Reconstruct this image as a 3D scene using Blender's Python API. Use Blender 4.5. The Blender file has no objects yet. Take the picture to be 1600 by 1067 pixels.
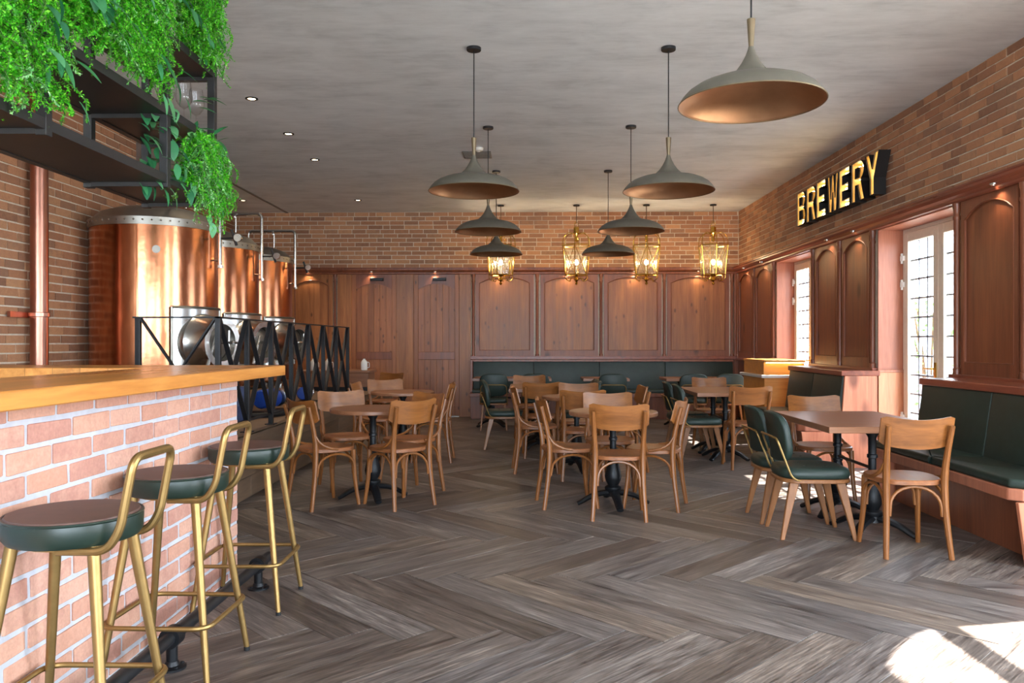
import bpy, bmesh, math, random
from mathutils import Vector, Matrix
import numpy as np

PI = math.pi
R = math.radians
random.seed(7)
SC = bpy.context.scene
COL = SC.collection

# ------------------------------------------------------------------ camera
CAM_H = 1.30
YAW = math.atan(22.0 / 1244.0)
cam_data = bpy.data.cameras.new('camera')
cam_data.sensor_width = 36.0
cam_data.lens = 28.0
cam_data.clip_end = 200
cam = bpy.data.objects.new('camera', cam_data)
cam.location = (0, 0, CAM_H)
cam.rotation_euler = (PI / 2, 0, YAW)
COL.objects.link(cam)
SC.camera = cam

# ------------------------------------------------------------------ world, sun, exposure
world = bpy.data.worlds.new('world')
SC.world = world
world.use_nodes = True
wn = world.node_tree
wn.nodes['Background'].inputs['Color'].default_value = (0.74, 0.87, 1.0, 1)
wn.nodes['Background'].inputs['Strength'].default_value = 15.0

sun_data = bpy.data.lights.new('sun', 'SUN')
sun_data.energy = 45.0
sun_data.angle = R(0.6)
sun_data.color = (1.0, 0.95, 0.87)
sun = bpy.data.objects.new('sun', sun_data)
sun.rotation_euler = Vector((-1.78, -0.40, -2.25)).to_track_quat('-Z', 'Y').to_euler()
sun.location = (8, 6, 9)
COL.objects.link(sun)

SC.view_settings.view_transform = 'Standard'
SC.view_settings.look = 'None'
SC.view_settings.gamma = 1.0
SC.view_settings.use_curve_mapping = False
SC.view_settings.exposure = 0.42


def portal(loc, direction, sx, sy):
    """Light portal: guides sky sampling through an opening; gives off nothing itself."""
    d = bpy.data.lights.new('window_portal', 'AREA')
    d.shape = 'RECTANGLE'
    d.size = sx
    d.size_y = sy
    d.cycles.is_portal = True
    o = bpy.data.objects.new('window_portal', d)
    o.location = loc
    o.rotation_euler = Vector(direction).to_track_quat('-Z', 'Z').to_euler()
    COL.objects.link(o)


# room dimensions (metres; X right, Y depth, Z up; camera stands at the origin)
YB = 13.77        # back wall
XR = 3.65         # right wall face
XL = -5.09        # wall of the tank alcove
XN = -4.13        # nearer left wall face
YA = 8.36         # where the alcove begins
YF = -2.6         # wall behind the camera
ZC = 3.54         # ceiling
ZBR = 2.57        # lower edge of the brick band
ZCO = 2.46        # lower edge of the wooden cornice
DOORS = [(10.20, 11.67), (6.84, 8.33)]     # French doors in the right wall
ARCH = [(2.35, 4.15), (-0.6, 1.2)]         # arched windows nearer the viewer
FRONT = [(-4.6, -1.9), (-1.3, 1.0), (1.5, 3.3)]   # shop windows behind the viewer
ZARCH = 2.45      # springing height of the arched windows
for a, b in DOORS:
    portal((4.05, (a + b) / 2, 1.2), (-1, 0, 0), 2.4, b - a)
for a, b in ARCH:
    portal((4.05, (a + b) / 2, 1.75), (-1, 0, 0), 2.9, b - a)
for a, b in FRONT:
    portal(((a + b) / 2, YF - 0.4, 1.65), (0, 1, 0), b - a, 2.7)


# ================================================================== mesh helper
class MB:
    def __init__(self):
        self.v = []
        self.f = []

    def add(self, vs, fs):
        o = len(self.v)
        self.v += [tuple(p) for p in vs]
        self.f += [tuple(i + o for i in f) for f in fs]
        return self

    def box(self, x0, x1, y0, y1, z0, z1):
        vs = [(x0, y0, z0), (x1, y0, z0), (x1, y1, z0), (x0, y1, z0),
              (x0, y0, z1), (x1, y0, z1), (x1, y1, z1), (x0, y1, z1)]
        fs = [(0, 3, 2, 1), (4, 5, 6, 7), (0, 1, 5, 4), (1, 2, 6, 5), (2, 3, 7, 6), (3, 0, 4, 7)]
        return self.add(vs, fs)

    def loft(self, rings, closed=False, cap=True, ring_closed=True):
        n = len(rings[0])
        vs = [p for r in rings for p in r]
        fs = []
        m = len(rings)
        for i in range(m if closed else m - 1):
            a, b = i * n, ((i + 1) % m) * n
            for j in range(n if ring_closed else n - 1):
                k = (j + 1) % n
                fs.append((a + j, a + k, b + k, b + j))
        if cap and not closed:
            fs.append(tuple(reversed(range(n))))
            fs.append(tuple((m - 1) * n + j for j in range(n)))
        return self.add(vs, fs)

    def tube(self, pts, r, n=8, closed=False, cap=True, flat=1.0):
        pts = [Vector(p) for p in pts]
        m = len(pts)
        rs = r if isinstance(r, (list, tuple)) else [r] * m
        tang = []
        for i in range(m):
            if closed:
                t = pts[(i + 1) % m] - pts[(i - 1) % m]
            else:
                t = pts[min(i + 1, m - 1)] - pts[max(i - 1, 0)]
            tang.append(t.normalized())
        up = Vector((0, 0, 1)) if abs(tang[0].z) < 0.9 else Vector((1, 0, 0))
        nrm = tang[0].cross(up).normalized()
        rings = []
        for i in range(m):
            nrm = (nrm - tang[i] * nrm.dot(tang[i])).normalized()
            bi = tang[i].cross(nrm)
            rings.append([pts[i] + (nrm * math.cos(a) + bi * math.sin(a) * flat) * rs[i]
                          for a in [2 * PI * k / n for k in range(n)]])
        return self.loft(rings, closed=closed, cap=cap)

    def lathe(self, prof, n=24, c=(0, 0, 0), axis='z', a0=0.0):
        rings = []
        for r, z in prof:
            ring = []
            for k in range(n):
                a = a0 + 2 * PI * k / n
                x, y = r * math.cos(a), r * math.sin(a)
                if axis == 'z':
                    p = (c[0] + x, c[1] + y, c[2] + z)
                elif axis == 'x':
                    p = (c[0] + z, c[1] + x, c[2] + y)
                else:
                    p = (c[0] - x, c[1] + z, c[2] + y)
                ring.append(p)
            rings.append(ring)
        return self.loft(rings, cap=True)

    def sphere(self, c, r, n=10, m=6, sz=1.0):
        prof = [(max(1e-4, r * math.sin(PI * i / m)), -r * sz * math.cos(PI * i / m)) for i in range(m + 1)]
        return self.lathe(prof, n, c)

    def prism(self, poly, h0, h1, plane='xy'):
        """polygon in a plane, extruded along the remaining axis from h0 to h1"""
        def P(a, b, h):
            return {'xy': (a, b, h), 'xz': (a, h, b), 'yz': (h, a, b)}[plane]
        n = len(poly)
        vs = [P(a, b, h0) for a, b in poly] + [P(a, b, h1) for a, b in poly]
        fs = [tuple(reversed(range(n))), tuple(range(n, 2 * n))]
        fs += [(i, (i + 1) % n, n + (i + 1) % n, n + i) for i in range(n)]
        return self.add(vs, fs)

    def map(self, fn):
        self.v = [tuple(fn(*p)) for p in self.v]
        return self

    def mesh(self, name, smooth=True, angle=35, bevel=0.0, seg=1, fix=True):
        me = bpy.data.meshes.new(name)
        me.from_pydata(self.v, [], self.f)
        if fix or bevel:
            bm = bmesh.new()
            bm.from_mesh(me)
            if fix:
                bmesh.ops.recalc_face_normals(bm, faces=bm.faces)
            if bevel:
                es = [e for e in bm.edges if len(e.link_faces) == 2 and e.calc_face_angle(0) > R(30)]
                bmesh.ops.bevel(bm, geom=es, offset=bevel, segments=seg, affect='EDGES', profile=0.6)
            bm.to_mesh(me)
            bm.free()
        if smooth:
            me.polygons.foreach_set('use_smooth', [True] * len(me.polygons))
            me.set_sharp_from_angle(angle=R(angle))
        me.update()
        return me

    def build(self, name, mat, parent=None, smooth=True, angle=35, bevel=0.0, seg=1, world=False, fix=True):
        return link(name, self.mesh(name, smooth, angle, bevel, seg, fix), mat, parent, world)


def link(name, me, mat, parent=None, world=False):
    if mat is not None and not me.materials:
        me.materials.append(mat)
    o = bpy.data.objects.new(name, me)
    COL.objects.link(o)
    if parent is not None:
        o.parent = parent
        if world:            # mesh is given in world coordinates, parent is an unrotated Empty
            o.location = -Vector(parent.location)
    return o


def thing(name, label, cat, loc=(0, 0, 0), rz=0.0, group=None):
    o = bpy.data.objects.new(name, None)
    o.empty_display_size = 0.1
    COL.objects.link(o)
    o.location = loc
    o.rotation_euler = (0, 0, rz)
    return tag(o, label, cat, group)


def tag(o, label, cat, group=None):
    o['label'] = label
    o['category'] = cat
    if group:
        o['group'] = group
    return o


def struct(o, label=None, cat=None):
    o['kind'] = 'structure'
    if label:
        o['label'] = label
    if cat:
        o['category'] = cat
    return o


def dup(root, loc, rz, label, group=None):
    r = root.copy()
    COL.objects.link(r)
    r.location = loc
    r.rotation_euler = (0, 0, rz)
    r['label'] = label
    if group:
        r['group'] = group
    for ch in root.children:
        c = ch.copy()
        COL.objects.link(c)
        c.parent = r
        for g in ch.children:
            d = g.copy()
            COL.objects.link(d)
            d.parent = c
    return r


def catmull(pts, n=5):
    P = [Vector(p) for p in pts]
    out = []
    for i in range(len(P) - 1):
        a, b, c, d = P[max(i - 1, 0)], P[i], P[i + 1], P[min(i + 2, len(P) - 1)]
        for k in range(n):
            t = k / n
            out.append(0.5 * ((2 * b) + (c - a) * t + (2 * a - 5 * b + 4 * c - d) * t * t + (3 * b - a - 3 * c + d) * t ** 3))
    out.append(P[-1])
    return out


def fillet(pts, r, n=5, closed=False):
    P = [Vector(p) for p in pts]
    m = len(P)
    out = []
    for i in range(m):
        if not closed and i in (0, m - 1):
            out.append(P[i])
            continue
        a, b, c = P[(i - 1) % m], P[i], P[(i + 1) % m]
        u, w = (a - b), (c - b)
        q = min(r, u.length * 0.49, w.length * 0.49)
        s, e = b + u.normalized() * q, b + w.normalized() * q
        for k in range(n + 1):
            t = k / n
            out.append(s * (1 - t) ** 2 + b * 2 * t * (1 - t) + e * t * t)
    return out


def lerp(a, b, t):
    return a + (b - a) * t


def project(p):
    """pixel of a world point in the 1600x1067 frame, and its depth"""
    x, y, z = p
    c, s = math.cos(YAW), math.sin(YAW)
    xc, yc = x * c + y * s, -x * s + y * c
    if yc < 0.05:
        return None
    return 800 + 1244.4 * xc / yc, 533.5 - 1244.4 * (z - CAM_H) / yc, yc


def view_rank(p):
    q = project(p)
    if q is None or not (-40 < q[0] < 1640 and -40 < q[1] < 1107):
        return 1e3 + Vector(p).length
    return q[2]


# ================================================================== materials
def lin(r, g, b):
    f = lambda c: ((c / 255 + 0.055) / 1.055) ** 2.4 if c > 10 else c / 255 / 12.92
    return (f(r), f(g), f(b), 1)


class NT:
    def __init__(self, name):
        self.m = bpy.data.materials.new(name)
        self.m.use_nodes = True
        self.t = self.m.node_tree
        self.p = self.t.nodes['Principled BSDF']
        self.out = self.t.nodes['Material Output']

    def n(self, kind, **kw):
        nd = self.t.nodes.new('ShaderNode' + kind)
        for k, v in kw.items():
            if k.startswith('i_'):
                key = k[2:]
                key = int(key) if key.isdigit() else key
                s = nd.inputs[key]
                if isinstance(v, bpy.types.NodeSocket):
                    self.t.links.new(v, s)
                else:
                    s.default_value = v
            else:
                setattr(nd, k, v)
        return nd

    def lk(self, a, b):
        self.t.links.new(a, b)

    def ramp(self, fac, stops):
        nd = self.n('ValToRGB')
        self.lk(fac, nd.inputs[0])
        cr = nd.color_ramp
        while len(cr.elements) < len(stops):
            cr.elements.new(0.5)
        for e, (pos, c) in zip(cr.elements, stops):
            e.position = pos
            e.color = c
        return nd.outputs[0]

    def math(self, op, a, b=0.0, c=None):
        nd = self.n('Math', operation=op)
        for i, v in enumerate((a, b, c)):
            if v is None:
                continue
            if isinstance(v, bpy.types.NodeSocket):
                self.lk(v, nd.inputs[i])
            else:
                nd.inputs[i].default_value = v
        return nd.outputs[0]

    def mix(self, fac, a, b, mode='MIX'):
        nd = self.n('Mix', data_type='RGBA', blend_type=mode)
        for s, v in ((nd.inputs[0], fac), (nd.inputs[6], a), (nd.inputs[7], b)):
            if isinstance(v, bpy.types.NodeSocket):
                self.lk(v, s)
            else:
                s.default_value = v
        return nd.outputs[2]

    def rnd(self):
        """one random number per object and per loose piece"""
        oi = self.n('ObjectInfo').outputs['Random']
        ge = self.n('NewGeometry').outputs['Random Per Island']
        return self.math('FRACT', self.math('ADD', oi, ge))

    def coords(self, space='Object', scale=(1, 1, 1), jitter=True):
        tc = self.n('TexCoord').outputs[space] if space != 'World' else self.n('NewGeometry').outputs['Position']
        if jitter and space != 'World':
            sh = self.math('MULTIPLY', self.rnd(), 23.0)
            cb = self.n('CombineXYZ', i_0=sh, i_1=sh, i_2=sh).outputs[0]
            tc = self.n('VectorMath', operation='ADD', i_0=tc, i_1=cb).outputs[0]
        return self.n('VectorMath', operation='MULTIPLY', i_0=tc, i_1=scale).outputs[0]

    def bump(self, h, strength=0.2, dist=0.01):
        b = self.n('Bump', i_Strength=strength, i_Distance=dist, i_Height=h)
        self.lk(b.outputs[0], self.p.inputs['Normal'])

    def set(self, color=None, rough=None, metal=None, **kw):
        for k, v in (('Base Color', color), ('Roughness', rough), ('Metallic', metal)):
            if v is None:
                continue
            if isinstance(v, bpy.types.NodeSocket):
                self.lk(v, self.p.inputs[k])
            else:
                self.p.inputs[k].default_value = v
        for k, v in kw.items():
            self.p.inputs[k.replace('_', ' ')].default_value = v
        return self.m


def plain(name, col, rough=0.5, metal=0.0, noise=0.12, nscale=30.0, bump=0.0, **kw):
    t = NT(name)
    v = t.coords('Object', (1, 1, 1), jitter=False)
    f = t.n('TexNoise', i_Vector=v, i_Scale=nscale, i_Detail=4.0).outputs[0]
    c = t.ramp(f, [(0.3, tuple(x * (1 - noise) for x in col[:3]) + (1,)), (0.7, tuple(min(1, x * (1 + noise)) for x in col[:3]) + (1,))])
    if bump:
        t.bump(f, bump, 0.004)
    return t.set(c, rough, metal, **kw)


def wood(name, dark, light, axis='z', scale=1.0, rough=0.4, knots=0.0, boards=0.0, board_axis='x', space='Object', var=0.25, coat=0.0):
    """grain runs along axis; boards > 0 adds slim joints every that many metres"""
    t = NT(name)
    s = {'x': (0.07, 1, 1), 'y': (1, 0.07, 1), 'z': (1, 1, 0.07)}[axis]
    v = t.coords(space, tuple(k * scale for k in s))
    n1 = t.n('TexNoise', i_Vector=v, i_Scale=11.0, i_Detail=5.0, i_Roughness=0.6, i_Distortion=0.8).outputs[0]
    n2 = t.n('TexNoise', i_Vector=v, i_Scale=70.0, i_Detail=3.0).outputs[0]
    f = t.math('ADD', t.math('MULTIPLY', n1, 0.75), t.math('MULTIPLY', n2, 0.25))
    c = t.ramp(f, [(0.32, dark), (0.68, light)])
    if var:
        k = t.math('ADD', t.math('MULTIPLY', t.rnd(), var), 1 - var / 2)
        c = t.mix(1.0, c, t.n('CombineColor', i_0=k, i_1=k, i_2=k).outputs[0], 'MULTIPLY')
    if boards:
        tc = t.n('TexCoord').outputs['Object']
        sx = t.n('SeparateXYZ', i_0=tc).outputs['xyz'.index(board_axis)]
        q = t.math('DIVIDE', sx, boards)
        cell = t.math('FLOOR', q)
        wn_ = t.n('TexWhiteNoise', noise_dimensions='1D', i_W=cell).outputs['Value']
        k = t.math('ADD', t.math('MULTIPLY', wn_, 0.22), 0.89)
        c = t.mix(1.0, c, t.n('CombineColor', i_0=k, i_1=k, i_2=k).outputs[0], 'MULTIPLY')
        e = t.math('ABSOLUTE', t.math('SUBTRACT', t.math('FRACT', q), 0.5))
        line = t.math('GREATER_THAN', e, 0.485)
        c = t.mix(t.math('MULTIPLY', line, 0.55), c, tuple(x * 0.3 for x in dark[:3]) + (1,))
    if knots:
        kv = t.coords(space, {'x': (0.5, 1, 1), 'y': (1, 0.5, 1), 'z': (1, 1, 0.5)}[axis])
        d = t.n('TexVoronoi', i_Vector=kv, i_Scale=knots, i_Randomness=1.0).outputs['Distance']
        spot = t.ramp(d, [(0.07, (1, 1, 1, 1)), (0.17, (0, 0, 0, 1))])
        c = t.mix(t.math('MULTIPLY', spot, 0.75), c, tuple(x * 0.25 for x in dark[:3]) + (1,))
    t.bump(n2, 0.06, 0.001)
    rg = t.math('ADD', t.math('MULTIPLY', n1, 0.2), rough - 0.1)
    t.set(c, rg)
    if coat:
        t.p.inputs['Coat Weight'].default_value = coat
        t.p.inputs['Coat Roughness'].default_value = 0.25
    return t.m


def brickmat(name, cols, mottle=0.3, rough=0.85):
    t = NT(name)
    v = t.coords('World')
    f = t.n('TexNoise', i_Vector=v, i_Scale=18.0, i_Detail=5.0, i_Roughness=0.65).outputs[0]
    f2 = t.n('TexNoise', i_Vector=v, i_Scale=90.0, i_Detail=3.0).outputs[0]
    r = t.math('ADD', t.rnd(), t.math('MULTIPLY', t.math('SUBTRACT', f, 0.5), mottle))
    c = t.ramp(r, [(i / (len(cols) - 1), x) for i, x in enumerate(cols)])
    k = t.math('ADD', t.math('MULTIPLY', f2, 0.35), 0.82)
    c = t.mix(1.0, c, t.n('CombineColor', i_0=k, i_1=k, i_2=k).outputs[0], 'MULTIPLY')
    t.bump(t.math('ADD', f, f2), 0.5, 0.004)
    return t.set(c, rough)


def emit(name, col, strength, base=(0.8, 0.8, 0.8, 1)):
    t = NT(name)
    t.set(base, 0.4)
    t.p.inputs['Emission Color'].default_value = col
    t.p.inputs['Emission Strength'].default_value = strength
    return t.m


def glassy(name, tint=(1, 1, 1, 1), gloss=0.12, rough=0.02, bump=0.0, milky=0.0):
    """thin clear glass: light and sun pass straight through, with a sheen at grazing angles"""
    t = NT(name)
    tr = t.n('BsdfTransparent', i_Color=tint)
    gl = t.n('BsdfGlossy', i_Roughness=rough)
    lw = t.n('LayerWeight', i_Blend=0.5)
    k = t.math('ADD', t.math('MULTIPLY', t.math('POWER', lw.outputs['Facing'], 4.0), 0.6), gloss * 0.15 + 0.02)
    if bump:
        v = t.coords('Object', (60, 60, 3), jitter=False)
        nz = t.n('TexNoise', i_Vector=v, i_Scale=1.0)
        b = t.n('Bump', i_Strength=bump, i_Distance=0.01, i_Height=nz.outputs[0])
        t.lk(b.outputs[0], gl.inputs['Normal'])
    mx = t.n('MixShader', i_0=k, i_1=tr.outputs[0], i_2=gl.outputs[0])
    if milky:
        tl = t.n('BsdfTranslucent', i_Color=tint)
        mx = t.n('MixShader', i_0=milky, i_1=mx.outputs[0], i_2=tl.outputs[0])
    t.lk(mx.outputs[0], t.out.inputs['Surface'])
    return t.m


M = {}
M['brick'] = brickmat('brick_brown', [lin(140, 98, 74), lin(176, 124, 90), lin(190, 138, 100), lin(166, 114, 82), lin(148, 108, 84), lin(194, 142, 102)])
M['mortar'] = plain('mortar_sand', lin(216, 202, 182), 0.9, noise=0.10, nscale=25)
M['bar_brick'] = brickmat('brick_pink', [lin(198, 144, 122), lin(212, 162, 138), lin(190, 136, 120), lin(214, 166, 144), lin(204, 150, 126)], 0.5)
M['bar_mortar'] = plain('mortar_pale', lin(192, 194, 202), 0.9, noise=0.08, nscale=25, bump=0.3)
M['grout'] = plain('floor_grout', lin(96, 88, 82), 0.8)
M['black_metal'] = plain('black_metal', lin(34, 35, 38), 0.45, 0.3, nscale=60)
M['shelf_black'] = plain('black_steel_shelf', lin(40, 38, 38), 0.5, 0.2, nscale=20)
M['cast_iron'] = plain('black_cast_iron', lin(26, 27, 30), 0.42, 0.4, bump=0.2, nscale=80)
M['gold'] = plain('brushed_gold', lin(156, 126, 78), 0.42, 0.85, noise=0.08)
M['brass'] = plain('polished_brass', lin(206, 166, 78), 0.22, 1.0, noise=0.1)
M['green'] = plain('green_leather', lin(33, 48, 42), 0.48, noise=0.14, nscale=14, bump=0.1)
M['green_seat'] = plain('green_stool_leather', lin(27, 43, 35), 0.38, noise=0.12, nscale=14)
M['brown_seat'] = plain('brown_seat_top', lin(92, 68, 60), 0.5, noise=0.12, nscale=14)
M['rubber'] = plain('black_rubber', lin(20, 20, 21), 0.7)
M['steel'] = plain('stainless_steel', lin(200, 198, 194), 0.24, 1.0, noise=0.06)
M['dark_steel'] = plain('dull_steel', lin(150, 146, 138), 0.38, 1.0, noise=0.1, nscale=8)
M['fence'] = plain('pale_fence', lin(158, 160, 164), 0.7, noise=0.06)
M['white_paint'] = plain('white_paint', lin(232, 228, 220), 0.45, noise=0.03)
M['cream_frame'] = plain('cream_door_frame', lin(226, 214, 196), 0.45, noise=0.04)
M['lead'] = plain('grey_glazing_bar', lin(166, 170, 178), 0.4, 0.1)
M['shade_out'] = plain('olive_grey_enamel', lin(96, 91, 80), 0.5, 0.1, noise=0.06)
M['taupe'] = plain('taupe_metal', lin(126, 110, 86), 0.4, 0.6, noise=0.06)
M['blue'] = plain('blue_paint', lin(24, 66, 158), 0.4)
M['navy'] = plain('navy_plastic', lin(46, 58, 92), 0.5)
M['slate'] = plain('white_slab', lin(214, 210, 204), 0.35, noise=0.05)
M['stone'] = plain('outside_paving', lin(128, 124, 118), 0.9)
M['bark'] = plain('brown_stem', lin(84, 62, 40), 0.8)
M['stem'] = plain('green_stem', lin(66, 106, 40), 0.7)
M['vent'] = plain('vent_grey', lin(120, 116, 112), 0.6)
M['pane'] = glassy('window_glass', (0.97, 0.985, 1, 1))
M['amber_pane'] = glassy('ribbed_lantern_glass', (0.96, 0.93, 0.82, 1), 0.4, 0.12, 0.5, 0.05)
M['wine_glass'] = glassy('clear_stemware_glass', (0.97, 0.97, 0.97, 1), 0.1, 0.02)
M['lamp_warm'] = emit('warm_lamp', (1.0, 0.80, 0.50, 1), 26.0)
M['lamp_down'] = emit('downlight_lens', (1.0, 0.76, 0.46, 1), 14.0)
M['bulb_sign'] = emit('sign_bulb', (1.0, 0.80, 0.46, 1), 26.0)
M['led'] = emit('led_strip', (1.0, 0.72, 0.34, 1), 14.0)
M['sign_black'] = plain('sign_black', lin(22, 20, 20), 0.5)
M['sign_cream'] = plain('sign_inner_gold', lin(150, 118, 58), 0.45)
M['panel_back'] = wood('pine_panel_back', lin(124, 72, 40), lin(172, 110, 64), 'z', 1.0, 0.42, knots=7.0, boards=0.115, board_axis='x', space='Object', var=0.10)
M['panel_right'] = wood('pine_panel_right', lin(108, 58, 38), lin(146, 86, 56), 'z', 1.0, 0.4, knots=2.6, var=0.12)
M['rail'] = wood('stained_trim', lin(104, 58, 40), lin(144, 84, 58), 'z', 1.0, 0.36, var=0.15)
M['cornice'] = wood('stained_cornice', lin(108, 54, 40), lin(150, 82, 58), 'y', 1.0, 0.32, var=0.1)
M['pine_sunlit'] = wood('pine_sunlit', lin(190, 118, 82), lin(222, 156, 116), 'z', 1.0, 0.45, knots=2.4, var=0.1)  # light pine for the lower reveals, sunlight on them put into the colour
M['pine_window_lit'] = wood('pine_window_lit', lin(176, 98, 70), lin(212, 138, 104), 'z', 1.0, 0.45, knots=2.4, var=0.1)  # bench end timber, its colour lightened for the window light falling on it
M['pine_red'] = wood('pine_red', lin(150, 88, 64), lin(188, 120, 92), 'z', 1.0, 0.42, knots=2.4, var=0.1)
M['chair'] = wood('beech_chair', lin(108, 62, 27), lin(146, 90, 42), 'z', 1.6, 0.35, var=0.18)
M['chair_seat'] = wood('beech_seat', lin(118, 70, 40), lin(156, 98, 58), 'y', 1.6, 0.36, var=0.18)
M['chair_back'] = wood('beech_backrest', lin(112, 66, 30), lin(156, 97, 47), 'x', 1.4, 0.33, var=0.18)
M['leg_wood'] = wood('oak_leg', lin(122, 76, 42), lin(154, 102, 60), 'z', 1.6, 0.4, var=0.15)
M['table'] = wood('table_top_wood', lin(122, 80, 56), lin(150, 102, 72), 'x', 2.2, 0.36, var=0.12)
M['counter'] = wood('oak_counter', lin(176, 106, 44), lin(222, 154, 78), 'y', 1.2, 0.3, var=0.0, boards=0.14, board_axis='x')
M['podium'] = wood('oak_podium', lin(184, 116, 46), lin(216, 150, 72), 'x', 1.0, 0.4, var=0.0)
M['platform_tile'] = wood('platform_wood_tile', lin(92, 72, 56), lin(128, 104, 82), 'y', 1.0, 0.6, var=0.4)


def floor_material():
    t = NT('floor_plank_tile')
    v = t.coords('Object', (0.09, 1.0, 1.0))
    n1 = t.n('TexNoise', i_Vector=v, i_Scale=12.0, i_Detail=7.0, i_Roughness=0.7, i_Distortion=1.2).outputs[0]
    vb = t.coords('Object', (0.05, 1.0, 1.0))
    n2 = t.n('TexNoise', i_Vector=vb, i_Scale=110.0, i_Detail=3.0, i_Roughness=0.6).outputs[0]
    f = t.math('ADD', t.math('MULTIPLY', n1, 0.5), t.math('MULTIPLY', n2, 0.5))
    c = t.ramp(f, [(0.33, lin(34, 29, 27)), (0.43, lin(84, 76, 72)), (0.54, lin(120, 112, 107)), (0.68, lin(172, 161, 152))])
    r = t.rnd()
    tone = t.ramp(r, [(0.0, (0.46, 0.41, 0.38, 1)), (0.22, (0.98, 0.95, 0.94, 1)), (0.42, (0.70, 0.71, 0.75, 1)), (0.60, (1.04, 0.93, 0.82, 1)), (0.78, (0.90, 0.90, 0.93, 1)), (0.9, (0.66, 0.58, 0.52, 1)), (1.0, (0.50, 0.47, 0.46, 1))])
    c = t.mix(1.0, c, tone, 'MULTIPLY')
    t.bump(f, 0.35, 0.003)
    return t.set(c, t.math('ADD', t.math('MULTIPLY', n2, 0.3), 0.28))


def ceiling_material():
    t = NT('ceiling_plaster')
    v = t.coords('World', (0.7, 1.2, 1), False)
    a = t.n('TexNoise', i_Vector=v, i_Scale=2.2, i_Detail=7.0, i_Roughness=0.62, i_Distortion=0.5).outputs[0]
    v2 = t.coords('World', (1.2, 6.0, 1), False)
    b = t.n('TexNoise', i_Vector=v2, i_Scale=3.0, i_Detail=5.0, i_Roughness=0.7).outputs[0]
    f = t.math('ADD', t.math('MULTIPLY', a, 0.65), t.math('MULTIPLY', b, 0.35))
    c = t.ramp(f, [(0.34, lin(190, 193, 196)), (0.50, lin(212, 215, 218)), (0.66, lin(224, 227, 230))])
    t.bump(f, 0.25, 0.01)
    return t.set(c, 0.9)


def copper_material(name, base, dark, rough=0.2):
    t = NT(name)
    v = t.coords('Object', (1.0, 1.0, 0.25))
    a = t.n('TexNoise', i_Vector=v, i_Scale=3.0, i_Detail=5.0, i_Roughness=0.6).outputs[0]
    v2 = t.coords('Object', (2.5, 2.5, 2.0))
    b = t.n('TexNoise', i_Vector=v2, i_Scale=2.0, i_Detail=4.0).outputs[0]
    c = t.ramp(a, [(0.30, dark), (0.62, base)])
    t.bump(b, 0.10, 0.03)
    return t.set(c, t.math('ADD', t.math('MULTIPLY', a, 0.12), rough - 0.06), 1.0)


def foliage_material(name, stops, rough=0.5):
    t = NT(name)
    c = t.ramp(t.rnd(), stops)
    t.set(c, rough)
    t.p.inputs['Subsurface Weight'].default_value = 0.0
    tl = t.n('BsdfTranslucent', i_Color=c)
    mx = t.n('MixShader', i_0=0.3, i_1=t.p.outputs[0], i_2=tl.outputs[0])
    t.lk(mx.outputs[0], t.out.inputs['Surface'])
    return t.m


M['floor'] = floor_material()
M['ceiling'] = ceiling_material()
M['copper'] = copper_material('copper_sheet', (0.60, 0.25, 0.125, 1), (0.32, 0.11, 0.05, 1), 0.19)
M['copper_pipe'] = copper_material('copper_pipe_metal', (0.50, 0.24, 0.17, 1), (0.34, 0.14, 0.10, 1), 0.30)
M['shade_in'] = copper_material('hammered_bronze', (0.62, 0.36, 0.20, 1), (0.46, 0.25, 0.13, 1), 0.42)
M['fern'] = foliage_material('fern_green', [(0, lin(30, 120, 16)), (0.25, lin(66, 180, 26)), (0.6, lin(96, 214, 36)), (0.85, lin(150, 232, 70)), (1, lin(50, 150, 36))])
M['fern_pale'] = foliage_material('fern_pale', [(0, lin(80, 160, 90)), (0.5, lin(130, 205, 120)), (1, lin(185, 228, 165))])
M['leaf'] = foliage_material('broad_leaf_green', [(0, lin(40, 104, 70)), (0.5, lin(66, 146, 92)), (1, lin(110, 180, 124))], 0.35)
M['shrub'] = foliage_material('shrub_green', [(0, lin(40, 90, 36)), (0.5, lin(80, 140, 60)), (1, lin(130, 180, 90))])

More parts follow.
